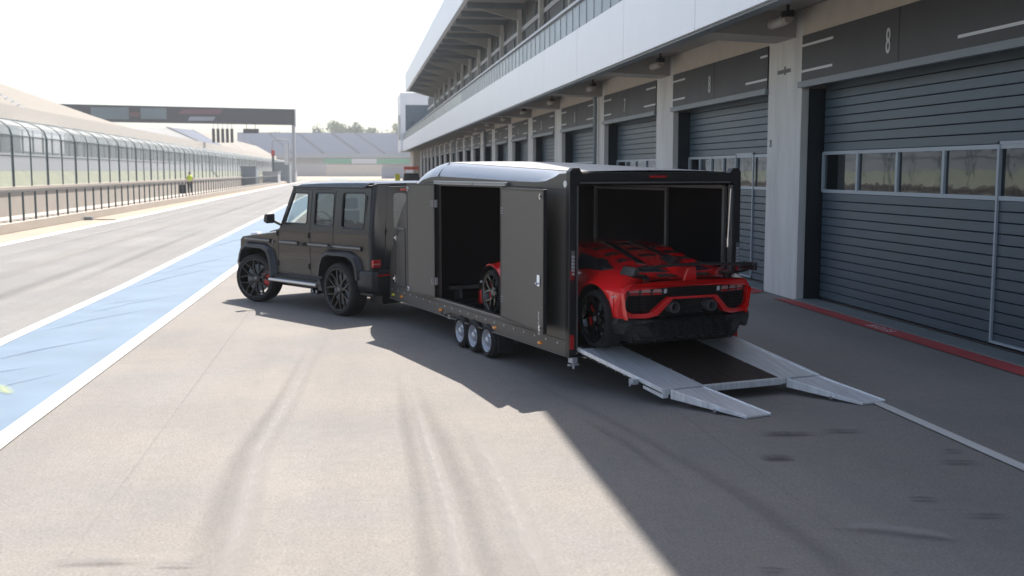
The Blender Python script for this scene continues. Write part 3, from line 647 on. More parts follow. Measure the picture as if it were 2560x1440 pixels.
# ------------------------------------------------------------------ trees
def tree(x, y, h, r, seed, label):
    rnd = random.Random(seed)
    t = thing('tree', label, 'tree', (x, y, 0), 0, 'trees beyond the circuit')
    tr = MB().tube([(0,0,0),(.1,0,h*.35),(0,.1,h*.65),(0,0,h*.9)], [h*.028,h*.022,h*.014,h*.004], 7)
    for k in range(6):
        a = rnd.uniform(0, 2*pi); z0 = h*rnd.uniform(.3,.6)
        tr.tube([(0,0,z0),(cos(a)*r*.6, sin(a)*r*.6, z0+h*.18)], [h*.012,h*.004], 5)
    tr.build('trunk', M['bark'], t, smooth=60)
    cl = []
    for k in range(16):
        a = rnd.uniform(0, 2*pi); rr = r*sqrt(rnd.random())*.8; z = h*rnd.uniform(.36,.9)
        f = 1 - abs(z/h-.55)*1.2
        cl.append((rr*cos(a)*f, rr*sin(a)*f, z, r*rnd.uniform(.25,.45)))
    for nm, m, part in (('crown', 'leaf_a', 0), ('crown', 'leaf_b', 1)):
        mb = MB()
        for i, (cx, cy, cz, cr) in enumerate(cl):
            if i % 2 != part: continue
            for q in range(130):
                d = Vector((rnd.gauss(0,1), rnd.gauss(0,1), rnd.gauss(0,.8))).normalized()*cr*rnd.uniform(.5,1.15)
                p = Vector((cx, cy, cz)) + d; s = r*rnd.uniform(.045,.085)
                u = Vector((rnd.gauss(0,1), rnd.gauss(0,1), rnd.gauss(0,1))).normalized(); w = u.orthogonal().normalized()
                mb.add([p-u*s, p+w*s*.7, p+u*s, p-w*s*.7], [(0,1,2,3)])
        mb.build(nm, M[m], t, smooth=0, recalc=False)
TR = [(-44,610,25,8,'tree on the skyline just right of the gantry pillar'),(-33,620,22,7,'small tree on the skyline right of the gantry'),(-20,610,27,9,'broad tree on the skyline, second clump from the gantry'),(-9,605,32,8,'tallest tree on the skyline above the corner grandstand'),(2,615,30,9,'round tree directly right of the tallest skyline tree'),(13,605,28,9,'round tree on the skyline left of the pit building end'),(24,615,30,9,'tree on the skyline nearest to the end of the pit building'),(35,600,31,9,'tree on the skyline partly behind the white end block'),(-146,520,33,6,'lone pointed tree rising above the sign bridge'),(-150,330,13.5,9,'broad tree seen below the grandstand at the far left'),(-132,320,12.5,7,'tree seen below the grandstand right of the broad one'),(-112,330,12,6,'small tree seen below the grandstand behind the debris fence')]
for i, (x, y, h, r, lab) in enumerate(TR): tree(x, y, h, r, i+3, lab)
#PART3
# ------------------------------------------------------------------ car trailer (x right, y forward from the rear edge, origin at rear left corner on the ground)
TRZ = radians(16.6334); TO = (2.17, 10.83, 0)
tr = thing('car_trailer', 'grey enclosed car trailer with silver roof edge, open side doors and open rear', 'trailer', TO, TRZ)
W = 2.08
def ztop(y): return 2.235 + .033*y            # roof climbs gently towards the front
# side outline (y, z)
front = [(5.83,.34),(5.845,.62),(5.80,.85),(5.72,1.05),(5.60,1.26),(5.44,1.47),(5.25,1.67),(5.02,1.86),(4.80,1.98),(4.60,2.06),(4.35,2.13),(4.05,2.17),(3.75,2.185)]
wall_top = [(2.5,2.165),(1.2,2.14),(.75,2.135),(.55,2.15),(.38,2.185),(.24,2.225),(.06,2.232)]
bottom = [(.06,.335),(1.86,.335),(1.98,.36),(2.22,.405),(3.34,.405),(3.50,.37),(3.62,.335),(5.83,.34)]
outer = bottom[:-1] + front + wall_top
hole = [(1.66,.56),(3.74,.56),(3.74,2.06),(1.66,2.06)]
MB().plate(outer, [hole], lambda u,v,w: (w*.035, u, v)).build('side_wall', M['trailer'], tr, smooth=20)
MB().plate(outer, [], lambda u,v,w: (W - w*.035, u, v)).build('side_wall', M['trailer'], tr, smooth=20)
# silver moulding from the wall top up to the roof, sweeping down over the nose
def sec(y, zw, s):       # chamfer profile at a station for side s (-1 left)
    zt = ztop(y) if y < 3.9 else zw + (ztop(3.9)-2.18)*max(0.35, 1-(y-3.9)*.25)
    e = W/2 + s*(W/2)
    return e, zt
stations = [(p[0], p[1]) for p in wall_top[::-1]] + [(3.1,2.175)] + [(p[0], p[1]) for p in front[::-1]]
stations = sorted(stations)
nose = [(y, z) for y, z in front[::-1]]     # from top to bottom of the nose
def outline(): return [(y, z) for y, z in stations if y <= 3.75] + nose[1:]
OUT = outline()
def off(i, d):
    a = Vector(OUT[max(i-1,0)]); b = Vector(OUT[min(i+1, len(OUT)-1)]); t = (b-a).normalized(); n = Vector((-t.y, t.x)); p = Vector(OUT[i]); return p + n*d
def roof_pt(i):
    y, z = OUT[i]
    if y <= 3.75 and z > 2: return Vector((y, ztop(y)))
    if i < len(OUT): 
        k = i - [j for j,(a,b) in enumerate(OUT) if a <= 3.75 and b > 2][-1]
        d = max(.035, .165 - k*.017); return off(i, d)
K = len(OUT)
for s, e, inw in ((-1, 0., 1), (1, W, -1)):
    for part, (i0, i1) in (('roof_moulding', (0, 9)), ('nose_moulding', (9, K-2))):
        rows = []
        for i in range(i0, min(i1, K-1)+1):
            y, z = OUT[i]; r = roof_pt(i); m_ = Vector((y, z))
            rows.append([(e - inw*.003, y, z - .004), (e + inw*.004, y, z), (e + inw*(.02), m_.lerp(r, .3).x, m_.lerp(r,.3).y), (e + inw*.075, m_.lerp(r, .8).x, m_.lerp(r,.8).y), (e + inw*.12, r.x, r.y), (e+inw*.16, r.x, r.y+.006)])
        MB().grid(rows).build(part, M['trailer_roof'], tr, smooth=35)
rows = []
for i in range(K-1):
    r = roof_pt(i); rows.append([(x, r.x, r.y + .004 + .02*(1-((x-W/2)/(W/2))**2)) for x in [.15 + (W-.3)*k/8 for k in range(9)]])
MB().grid(rows).build('roof', mat('trailer_roof_skin', (.50,.50,.49), .28, spec=.5), tr, smooth=60)
# dark seam between the two mouldings and panel seams
ss = MB().tube([(-.004,3.74,2.185),(.03,3.72,2.25),(.115,3.62,2.36)], .006, 6).tube([(-.003,.1,2.06),(-.003,1.62,2.09),(-.003,3.76,2.12),(-.003,4.3,2.08)], .0035, 5).build('panel_seam', M['black'], tr)
# lower rail and its bolts
lr = MB().box(-.012, 0, .07, 1.84, .345, .50).box(-.012,0, 3.64, 5.81, .345, .50).box(-.012, 0, 1.84, 3.64, .42, .50)
lr.build('lower_rail', M['trailer'], tr, bevel=.003)
for k in range(21):
    MB().tube([(-.018, .25+k*.2715, .455+.0015*k), (-.012, .25+k*.2715, .455+.0015*k)], .013, 10).build('bolt', M['steel'], tr, smooth=50)
MB().box(-.02,0,.07,5.8,.335,.344).box(-.016,0,1.5,3.9,.535,.556).build('edge_profile', M['alu_dim'], tr)
def lamp(y, z, m, w=.055, h=.022):
    b = MB(); n = 12
    b.add([(-.012, y+w*cos(2*pi*k/n), z+h*sin(2*pi*k/n)) for k in range(n)] + [(-.03, y+w*.7*cos(2*pi*k/n), z+h*.7*sin(2*pi*k/n)) for k in range(n)],
          [tuple(range(n)), tuple(range(n,2*n))] + [(k,(k+1)%n,n+(k+1)%n,n+k) for k in range(n)])
    b.build('side_marker', m, tr, smooth=50)
for y, z in ((.66,.395),(1.88,.40),(3.66,.405),(5.26,.415)): lamp(y, z, M['lens_orange'])
lamp(5.64,.405,M['lens_yellow'])
b = MB().tube([(-.012,.07,2.12),(-.03,.07,2.12)], .035, 12).build('white_marker', M['lens_white'], tr, smooth=50)
# storage hatch in the nose
MB().plate([(5.10,.57),(5.52,.57),(5.50,1.2),(5.36,1.38),(5.10,1.38)], [], lambda u,v,w: (-.008+w*.008, u, v)).build('hatch', M['trailer'], tr, bevel=.003)
MB().tube([(-.009,5.09,.56),(-.009,5.53,.56),(-.009,5.51,1.2),(-.009,5.37,1.39),(-.009,5.09,1.39)], .004, 4, closed=True).build('hatch_seam', M['black'], tr)
for z, y in ((1.27,5.49),(.66,5.56)): MB().box(-.03,-.008,y-.05,y+.05,z-.05,z+.05).box(-.045,-.03,y-.02,y+.03,z-.02,z+.02).build('hinge', M['chrome'], tr, bevel=.004)
MB().box(-.016,0,5.12,5.42,1.40,1.43).build('hatch_gutter', M['alu_dim'], tr)
# opening frame, gutter
MB().plate([(1.63,.53),(3.77,.53),(3.77,2.09),(1.63,2.09)], [hole], lambda u,v,w: (-.012+w*.03, u, v)).build('door_frame', M['trailer_black'], tr)
MB().box(-.05,-.012,1.5,3.8,2.095,2.125).box(-.05,-.045,1.5,3.8,2.08,2.11).build('rain_gutter', M['trailer_roof'], tr, bevel=.004)
# inside
MB().box(.036,W-.036,.1,5.6,.36,.42).build('floor', mat('trailer_floor', (.02,.02,.022), .5), tr)
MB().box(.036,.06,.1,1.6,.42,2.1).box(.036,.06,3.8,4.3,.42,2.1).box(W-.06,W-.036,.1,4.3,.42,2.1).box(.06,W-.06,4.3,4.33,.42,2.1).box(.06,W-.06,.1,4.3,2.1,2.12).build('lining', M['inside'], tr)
for y in (.14,1.30,3.04): MB().box(W-.10,W-.06,y-.02,y+.02,.42,2.085).build('wall_post', M['alu_dim'], tr, bevel=.004)
MB().box(W-.10,W-.06,.16,4.2,2.06,2.098).box(W-.10,W-.06,1.32,3.02,2.02,2.05).build('wall_rail', M['alu_dim'], tr)
MB().box(.3,1.8,4.1,4.2,.62,.66).box(.4,.44,4.0,4.2,.42,.62).build('wheel_stop', M['alu_dim'], tr)
MB().box(.2,1.9,3.4,4.0,.42,.50).build('front_step', M['inside'], tr, bevel=.01)
# nose front skin
rows = []
for i in range(9, K):
    y, z = OUT[i]; rows.append([(x, y-.03, z) for x in (.02,.3,1.0,W-.3,W-.02)])
MB().grid(rows).build('front_skin', M['trailer'], tr, smooth=50)
# rear frame
rf_ = MB().plate([(-.02,.33),(W+.02,.33),(W+.02,2.245),(W-.02,2.285),(W-.09,2.285),(W-.12,2.235),(.12,2.235),(.09,2.285),(.02,2.285),(-.02,2.245)],
   [[(.065,.36),(W-.075,.36),(W-.075,2.10),(W-.12,2.145),(.11,2.145),(.065,2.10)]], lambda u,v,w: (u, -.02+w*.085, v))
rfo = rf_.build('rear_frame', M['trailer_black'], tr, bevel=.006)
MB().box(.07,.085,-.012,.05,.42,2.1).box(W-.095,W-.08,-.012,.05,.42,2.1).box(.09,W-.1,-.01,.05,2.125,2.14).build('inner_trim', M['alu_dim'], rfo)
MB().box(.92,1.13,-.035,-.02,2.182,2.205).build('brake_light', M['lens_red'], rfo, bevel=.004)
for x0 in (-.012, W-.035):
    MB().box(x0,x0+.045,-.03,-.02,1.14,1.24).build('rear_reflector', M['red_dark'], rfo)
    MB().box(x0,x0+.045,-.03,-.02,.42,.57).build('rear_lamp', M['lens_red'], rfo)
# chain-like lock strips on both posts
for x0, z0 in ((.02,1.19),(W-.01,1.22)):
    for k in range(6): MB().box(x0-.016,x0+.016,-.034,-.02,z0+k*.035,z0+k*.035+.024).build('lock_tooth', M['steel'], rfo, bevel=.004)
    MB().box(x0-.02,x0+.02,-.024,-.0205,z0-.02,z0+.25).build('lock_plate', M['alu_dim'], rfo)
MB().tube([(W-.10,.0,2.06),(W-.11,.02,1.45)], .012, 8).tube([(W-.11,.02,1.52),(W-.11,.02,1.42)], .02, 8).build('gas_strut', M['chrome'], tr, smooth=50)
MB().box(.0,.06,-.06,.03,.28,.335).tube([(.03,-.03,.28),(.03,-.03,.22)], .014, 8).box(-.03,.09,-.04,-.01,.25,.27).build('corner_fitting', M['steel'], tr)
# doors folded back against the wall
def side_door(hy, sgn, w_, deg, z0, z1, name_hinges):
    d = MB()
    a = radians(deg); t = .032
    def P(u, v, n): # u along the door from the hinge, n outward
        return (-(u*sin(a)) - n*cos(a) - .02, hy + sgn*(u*cos(a)) - sgn*n*sin(a), v)
    cr = .03
    d.hexa([P(0,z0,0),P(w_,z0,0),P(w_,z0,t),P(0,z0,t),P(0,z1,0),P(w_,z1,0),P(w_,z1,t),P(0,z1,t)])
    o = d.build('side_door', M['trailer'], tr, bevel=.006)
    e = MB()
    q = .022
    for u0,u1,v0,v1 in ((0,w_,z0-.003,z0+q),(0,w_,z1-q,z1+.003),(-.003,q,z0+q,z1-q),(w_-q,w_+.003,z0+q,z1-q)):
        e.hexa([P(u0,v0,-.004),P(u1,v0,-.004),P(u1,v0,t+.004),P(u0,v0,t+.004),P(u0,v1,-.004),P(u1,v1,-.004),P(u1,v1,t+.004),P(u0,v1,t+.004)])
    e.build('edge_frame', M['trailer_black'], o, bevel=.002)
    for v in (z0+.22, z1-.26):
        for dz in (-.03,0,.03):
            for du in (.04,.085): MB().tube([P(du,v+dz,t),P(du,v+dz,t+.008)], .007, 6).build('hinge_rivet', M['steel'], o)
        MB().box(-.05,-.013,hy-.018,hy+.018,v-.05,v+.05).build('hinge', M['steel'], o, bevel=.004)
    for v in (z0+.06, z1-.07): MB().tube([P(w_-.06 if sgn < 0 else w_-.07,v,t),P(w_-.06,v,t+.03)], .016, 8).tube([P(w_-.06,v-.03,t+.02),P(w_-.06,v+.03,t+.02)], .008, 6).build('latch', M['chrome'], o)
    return o, P
od, P = side_door(1.62, -1, 1.42, 6, .56, 2.06, 0)
MB().hexa([P(1.25,1.05,.036),P(1.33,1.05,.036),P(1.33,1.05,.045),P(1.25,1.05,.045),P(1.25,1.17,.036),P(1.33,1.17,.036),P(1.33,1.17,.045),P(1.25,1.17,.045)]).tube([P(1.29,1.08,.045),P(1.29,1.08,.075)],.012,8).build('lock', M['chrome'], od, bevel=.003)
t_ = text_obj('door_lettering', 'At Careyss', .07, M['stripe'], od, Matrix.Identity(4), 1., .001)
ax = Vector(P(1.30, .66, .038)); 
t_.data.transform(Matrix.Translation(ax) @ Matrix(((0,0,-1,0),(0,-1,0,0),(1,0,0,0),(0,0,0,1))).to_4x4() @ Matrix.Scale(.8,4))
od2, P2 = side_door(3.77, 1, .80, 8, .56, 2.08, 0)
# chassis, axles, wheels
MB().box(.3,.38,.2,5.7,.27,.335).box(W-.38,W-.3,.2,5.7,.27,.335).box(.3,W-.3,1.8,1.9,.28,.335).box(.1,W-.1,3.6,3.7,.28,.335).box(.3,W-.3,.25,.33,.28,.334).build('chassis', M['steel'], tr)
MB().hexa([(.4,5.6,.3),(W-.4,5.6,.3),(W/2+.05,6.3,.36),(W/2-.05,6.3,.36),(.4,5.6,.36),(W-.4,5.6,.36),(W/2+.05,6.3,.42),(W/2-.05,6.3,.42)]).tube([(W/2,6.25,.39),(W/2,6.5,.42)], .035, 10).build('drawbar', M['steel'], tr)
MB().tube([(W/2-.1,6.1,.1),(W/2-.1,6.1,.7)], .03, 8).tube([(W/2-.13,6.1,.1),(W/2-.07,6.1,.1)], .1, 14).build('jockey_wheel', M['rubber'], tr, smooth=50)
def small_wheel(y):
    r = .212; cx = -.035
    def F(side):
        return lambda a, b, h: (side(h), y + a, r + b)
    for side in (lambda h: cx + h, lambda h: W - cx - h):
        wl = MB().lathe([(.135,.02),(r-.045,.0),(r-.012,.02),(r,.05),(r,.14),(r-.02,.17),(.135,.17)], F(side), 36, close=True).build('wheel', M['rubber'], tr, smooth=50)
        MB().lathe([(.138,.010),(.131,.016),(.122,.055),(.11,.07),(.095,.055),(.075,.042),(.052,.038),(.048,.012),(.036,.004),(.0,.002)], F(side), 28).build('rim', M['steel'], wl, smooth=35)
        for k in range(5):
            c, s = .065*cos(2*pi*k/5), .065*sin(2*pi*k/5)
            MB().tube([(side(.03), y+c, r+s),(side(.046), y+c, r+s)], .008, 6).build('wheel_nut', M['chrome'], wl)
for y in (2.10,2.53,2.96): small_wheel(y)
for y in (2.10,2.53,2.96): MB().tube([(.1,y,.212),(W-.1,y,.212)], .03, 8).build('axle', M['black'], tr, smooth=50)
MB().box(.0,.2,1.80,1.815,.10,.33).box(W-.2,W,1.80,1.815,.10,.33).build_split('mud_flap', M['rubber'], tr)
MB().box(.17,.20,1.9,3.3,.30,.42).build('wheel_arch_liner', M['inside'], tr)
# ------------------------------------------------------------------ loading ramp (child of the trailer: hinged to it)
rp = MB()
H = [(.09,0.,.425),(2.04,0.,.425)]; E2 = [(.43,-1.10,.16),(2.31,-1.13,.16)]
def R(u, v, n=0):   # u across 0..1, v along 0..1
    a = Vector(H[0]).lerp(Vector(H[1]), u); b_ = Vector(E2[0]).lerp(Vector(E2[1]), u); p = a.lerp(b_, v); return (p.x, p.y, p.z + n)
def rbox(u0,u1,v0,v1,n0,n1): return MB().hexa([R(u0,v1,n0),R(u1,v1,n0),R(u1,v0,n0),R(u0,v0,n0),R(u0,v1,n1),R(u1,v1,n1),R(u1,v0,n1),R(u0,v0,n1)])
rb_ = rbox(.0,1.,.0,1.,-.05,-.008).build('ramp', M['trailer_black'], tr, bevel=.003)
rbox(.0,.26,.02,.985,-.007,.0).build('track_plate', M['alu'], rb_)
rbox(.75,1.,.02,.985,-.007,.0).build('track_plate', M['alu'], rb_)
rbox(.262,.748,.02,.972,-.0075,-.002).build('deck_board', M['ply'], rb_)
rbox(-.004,.012,.0,1.,-.03,.012).build('edge_strip', M['alu'], rb_, bevel=.003)
rbox(.988,1.004,.0,1.,-.03,.012).build('edge_strip', M['alu'], rb_, bevel=.003)
rbox(.26,.75,.975,1.002,-.06,.004).build('cross_bar', M['alu'], rb_, bevel=.003)
rbox(.0,.26,.987,1.003,-.05,.003).build('end_strip', M['alu'], rb_)
rbox(.75,1.,.987,1.003,-.05,.003).build('end_strip', M['alu'], rb_)
for k in range(7):
    v = .08+k*.1; p = Vector(R(-.005, v, -.03)); MB().tube([p+Vector((-.006,0,0)), p+Vector((.004,0,0))], .008, 8).build('bolt', M['steel'], rb_)
for u in (.27,.74):
    for v in (.1,.35,.6,.85): p = Vector(R(u, v, 0)); MB().tube([p, p+Vector((0,0,.004))], .008, 8).build('bolt', M['steel'], rb_)
p = Vector(R(-.01,.72,-.04)); MB().box(p.x-.06,p.x+.01,p.y-.04,p.y+.04,p.z-.02,p.z+.03).tube([(p.x-.05,p.y,p.z),(p.x-.09,p.y-.03,p.z-.03)], .01, 6).build('catch', M['steel'], rb_, bevel=.004)
for u0 in (0., .965):   # wedge shaped foot plates under the outer corners
    a = [R(u0,.78,-.05),R(u0+.035,.78,-.05),R(u0+.035,1.,-.03),R(u0,1.,-.03)]
    MB().hexa([(a[3][0],a[3][1],.075),(a[2][0],a[2][1],.075),(a[1][0],a[1][1],a[1][2]-.03),(a[0][0],a[0][1],a[0][2]-.03),a[3],a[2],a[1],a[0]]).build('wedge_foot', M['alu'], rb_, bevel=.003)
def flap(a, b_, c, d):
    t = .022
    f_ = MB().hexa([(c[0],c[1],.004),(d[0],d[1],.004),(b_[0],b_[1],b_[2]-t),(a[0],a[1],a[2]-t),(c[0],c[1],.022),(d[0],d[1],.022),(b_[0],b_[1],b_[2]),(a[0],a[1],a[2])]).build('ramp_flap', M['alu'], tr, bevel=.003)
    A, B, C_, D = [Vector(q) for q in ((*a,), (*b_,), (c[0],c[1],.022), (d[0],d[1],.022))]
    for P0, P1, s in ((A, C_, 1), (B, D, -1)):
        dr = (B-A).normalized()*s
        MB().hexa([P1-dr*.006+Vector((0,0,-.018)), P1+dr*.012+Vector((0,0,-.018)), P0+dr*.012+Vector((0,0,-.085)), P0-dr*.006+Vector((0,0,-.085)), P1-dr*.006+Vector((0,0,.008)), P1+dr*.012+Vector((0,0,.008)), P0+dr*.012+Vector((0,0,.008)), P0-dr*.006+Vector((0,0,.008))]).build('flap_side', M['alu'], f_, bevel=.003)
    Q = A.lerp(C_, .62) + Vector((-.01,0,-.035)); MB().tube([Q, Q+Vector((-.03,-.01,0))], .018, 10).build('roller', M['chrome'], f_, smooth=50)
    hz = A.lerp(B, .12); h1 = A.lerp(B, .88); MB().tube([hz+Vector((0,0,.004)), h1+Vector((0,0,.004))], .009, 8).build('hinge_rod', M['steel'], f_)
flap((.50,-1.135,.158),(.885,-1.125,.158),(.83,-1.89),(1.115,-1.875))
flap((1.885,-1.145,.158),(2.285,-1.15,.158),(2.20,-1.89),(2.50,-1.87))
#PART4
# ------------------------------------------------------------------ off-road vehicle (x right, y forward, origin under the rear axle)
sv = thing('offroad_vehicle', 'matt graphite boxy off-road vehicle hitched in front of the trailer', 'car', (.488,16.985,0), radians(35))
BXH = .885      # body half width
def xs(z):      # half width with the tumble home of the glasshouse
    return BXH if z < 1.29 else BXH - (z-1.29)*.10
def arch(cy, r0, z0=.56, n=9, drop=.0):
    return [(cy - r0, z0), (cy - r0*.93, z0+.20), (cy - r0*.74, z0+.36), (cy - r0*.5, z0+.41), (cy + r0*.5, z0+.41), (cy + r0*.74, z0+.36), (cy + r0*.93, z0+.20), (cy + r0, z0)]
FA = 2.43
outl = [(-.82,.60)] + arch(0,.50) + arch(FA,.50) + [(2.96,.58),(2.99,.80),(2.97,1.06),(2.90,1.115),(1.80,1.235),(1.72,1.29),(-.82,1.29)]
for s in (-1,1):
    MB().plate(outl, [], lambda u,v,w: (s*(BXH-.04*w), u, v)).build('body_side', M['suv'], sv, bevel=.006)
def rr(y0,y1,z0,z1,r=.05,dy0=0,dy1=0):   # rounded window outline, dy shifts the top edge
    pts = []
    for cx, cz, a0 in ((y1-r,z0+r,-pi/2),(y1-r+dy1,z1-r,0),(y0+r+dy0,z1-r,pi/2),(y0+r,z0+r,pi)):
        for k in range(4):
            a = a0 + k*pi/6; pts.append((cx + r*cos(a), cz + r*sin(a)))
    return pts
wins = [rr(.92,1.56,1.40,1.90,.05,0,-.20), rr(.20,.72,1.39,1.91,.05), rr(-.64,-.02,1.38,1.92,.06)]
gh = [(1.72,1.292),(1.33,2.0),(-.80,2.0),(-.82,1.292)]
for s in (-1,1):
    MB().plate(gh, wins, lambda u,v,w: (s*(xs(v)-.035*w), u, v)).build('upper_side', M['suv'], sv, bevel=.004)
    for i, wn in enumerate(wins):
        MB().add([(s*(xs(v)-.022), u, v) for u, v in wn], [tuple(range(len(wn)))]).build('side_window', M['car_glass_clear'] if i == 0 else M['car_glass'], sv, smooth=0)
        MB().tube([(s*(xs(v)-.006), u, v) for u, v in wn], .014, 6, closed=True).build('window_seal', M['suv_trim'], sv, smooth=60)
# roof with gutters, raised behind
rows = []
for y, z, sh in [(1.34,2.0,0),(1.28,2.03,0),(1.15,2.055,0),(.6,2.075,0),(0,2.085,0),(-.55,2.09,0),(-.74,2.085,0),(-.84,2.06,0),(-.855,1.99,0)]:
    hw = .80
    rows.append([(-hw-.015,y,2.0 if y>-.6 else z-.02)] + [(x*hw, y, z + .012*(1-x*x) - (.018 if abs(x) > .95 else 0)) for x in (-1,-.9,-.6,-.2,.2,.6,.9,1)] + [(hw+.015,y,2.0 if y>-.6 else z-.02)])
MB().grid(rows).build('roof', mat('roof_satin_paint', (.05,.055,.065), .26, metal=.3, coat=.4), sv, smooth=40)
for s in (-1,1):
    MB().tube([(s*.825,1.36,2.0),(s*.825,.2,2.0),(s*.825,-.55,2.0),(s*.822,-.63,2.012),(s*.82,-.71,2.045),(s*.815,-.78,2.065),(s*.80,-.85,2.06)], .013, 8).build('roof_gutter', M['suv_trim'], sv, smooth=60)
MB().box(-.81,.81,-.82,1.33,1.975,1.998).build('headliner', M['cabin'], sv)
# rear corners, rounded
for s in (-1,1):
    rows = []
    for z in (.60,.9,1.29,1.6,2.0,2.05):
        hw = xs(z) if z < 1.99 else xs(z)-.02
        rows.append([(s*hw, -.80, z), (s*(hw-.004), -.825, z), (s*(hw-.02), -.848, z), (s*(hw-.05), -.865, z), (s*(hw-.10), -.872, z), (s*(hw-.26), -.872, z)])
    MB().grid(rows).build('rear_corner', M['suv_trim'], sv, smooth=60)
# rear door with glass and spare wheel cover
MB().plate([(-.64,.60),(.64,.60),(.58,2.02),(-.58,2.02)], [rr(-.46,.46,1.38,1.92,.06)], lambda u,v,w: (u, -.878+.03*w, v)).build('rear_door', M['suv_trim'], sv, bevel=.008)
g_ = rr(-.46,.46,1.38,1.92,.06); MB().add([(u,-.866,v) for u,v in g_], [tuple(range(len(g_)))]).build('rear_window', M['car_glass'], sv, smooth=0)
MB().lathe([(0,.17),(.26,.165),(.33,.14),(.35,.08),(.35,.0)], lambda a,b,h: (a+.02, -.88-h, 1.08+b), 36).build('spare_wheel_cover', M['suv_trim'], sv, smooth=40)
MB().tube([(a_*.355*1.0+.02, -.95, 1.08+b_*.355) for a_, b_ in [(cos(2*pi*k/32), sin(2*pi*k/32)) for k in range(32)]], .012, 6, closed=True).build('cover_ring', M['chrome'], sv, smooth=60)
MB().box(-.35,.35,-.90,-.872,1.955,1.985).build('high_brake_light', M['red_dark'], sv, bevel=.005)
for s in (-1,1):
    MB().box(s*.80-.09 if s>0 else -.86, .86 if s>0 else s*.80+.09+.0, -.905, -.80, .80,.92).build('tail_lamp', M['lens_red'], sv, bevel=.015)
    MB().box(s*.79-.07,s*.79+.05,-.91,-.903,.848,.862).build('lamp_strip', M['lens_pale'], sv)
    MB().box(s*.68-.15,s*.68+.15,-1.0,-.985,.675,.70).build('bumper_reflector', M['lens_red'], sv, bevel=.004)
    MB().box(s*.60-.01,s*.60+.03,-.905,-.875,1.30,1.38).build('door_hinge', M['black'], sv, bevel=.006)
# rear bumper
rows = []
bp = [(-.93,-.50),(-.94,-.62),(-.935,-.80),(-.90,-.92),(-.82,-.975),(-.6,-.99),(.6,-.99),(.82,-.975),(.90,-.92),(.935,-.80),(.94,-.62),(.93,-.50)]
for dz, sh in ((.40,.90),(.46,.965),(.52,.99),(.70,1.0),(.745,.985),(.76,.93)):
    rows.append([(x*sh, -.5+(y+.5)*sh if True else y, dz) for x, y in bp])
MB().grid(rows).build('rear_bumper', M['suv_trim'], sv, smooth=30)
MB().box(-.90,.90,-.97,-.55,.38,.41).box(-.88,.88,-.94,-.6,.752,.758).build('bumper_underside', M['black'], sv)
MB().box(-.7,.7,-.9,-.5,.24,.40).box(-.06,.06,-1.1,-.85,.40,.47).tube([(0,-1.12,.44),(0,-1.12,.52)], .03, 10).build('tow_hitch', M['black'], sv)
# bonnet, nose
MB().grid([[(-.86,2.92,1.10),(-.80,2.92,1.125),(-.5,2.93,1.15),(0,2.93,1.16),(.5,2.93,1.15),(.80,2.92,1.125),(.86,2.92,1.10)],[(-.87,2.3,1.165),(-.80,2.3,1.20),(-.55,2.3,1.215),(0,2.3,1.225),(.55,2.3,1.215),(.80,2.3,1.20),(.87,2.3,1.165)],[(-.88,1.72,1.24),(-.80,1.72,1.265),(-.6,1.72,1.30),(0,1.72,1.31),(.6,1.72,1.30),(.80,1.72,1.265),(.88,1.72,1.24)]]).build('bonnet', M['suv'], sv, smooth=50)
MB().hexa([(-.52,1.9,1.2),(.52,1.9,1.2),(.46,2.85,1.14),(-.46,2.85,1.14),(-.50,1.95,1.345),(.50,1.95,1.345),(.44,2.75,1.205),(-.44,2.75,1.205)]).build('bonnet_bulge', M['suv'], sv, bevel=.03)
MB().box(-.86,.86,2.93,2.97,.62,1.10).build('front_panel', M['suv'], sv, bevel=.02)
MB().box(-.46,.46,2.965,2.99,.72,1.06).build('grille', M['black'], sv, bevel=.01)
gr_ = bpy.data.objects[-1] if False else None
for k in range(9): MB().box(-.42+k*.1,-.40+k*.1+.02,2.99,3.0,.74,1.04).build('grille_bar', M['chrome'], sv)
for s in (-1,1):
    MB().lathe([(0,.03),(.09,.028),(.115,.0),(.12,-.02)], lambda a,b,h: (s*.64+a, 2.985+h, .92+b), 24).build('headlight', M['lens_white'], sv, smooth=40)
    MB().hexa([(s*.74-.06,2.55,1.13),(s*.74+.06,2.55,1.13),(s*.74+.05,2.84,1.12),(s*.74-.05,2.84,1.12),(s*.74-.045,2.60,1.20),(s*.74+.045,2.60,1.20),(s*.74+.03,2.80,1.185),(s*.74-.03,2.80,1.185)]).build('turn_signal', M['lens_white'], sv, bevel=.015)
MB().hexa([(-.93,2.80,.42),(.93,2.80,.42),(.85,3.12,.42),(-.85,3.12,.42),(-.93,2.80,.70),(.93,2.80,.70),(.88,3.14,.70),(-.88,3.14,.70)]).build('front_bumper', M['suv_trim'], sv, bevel=.03)
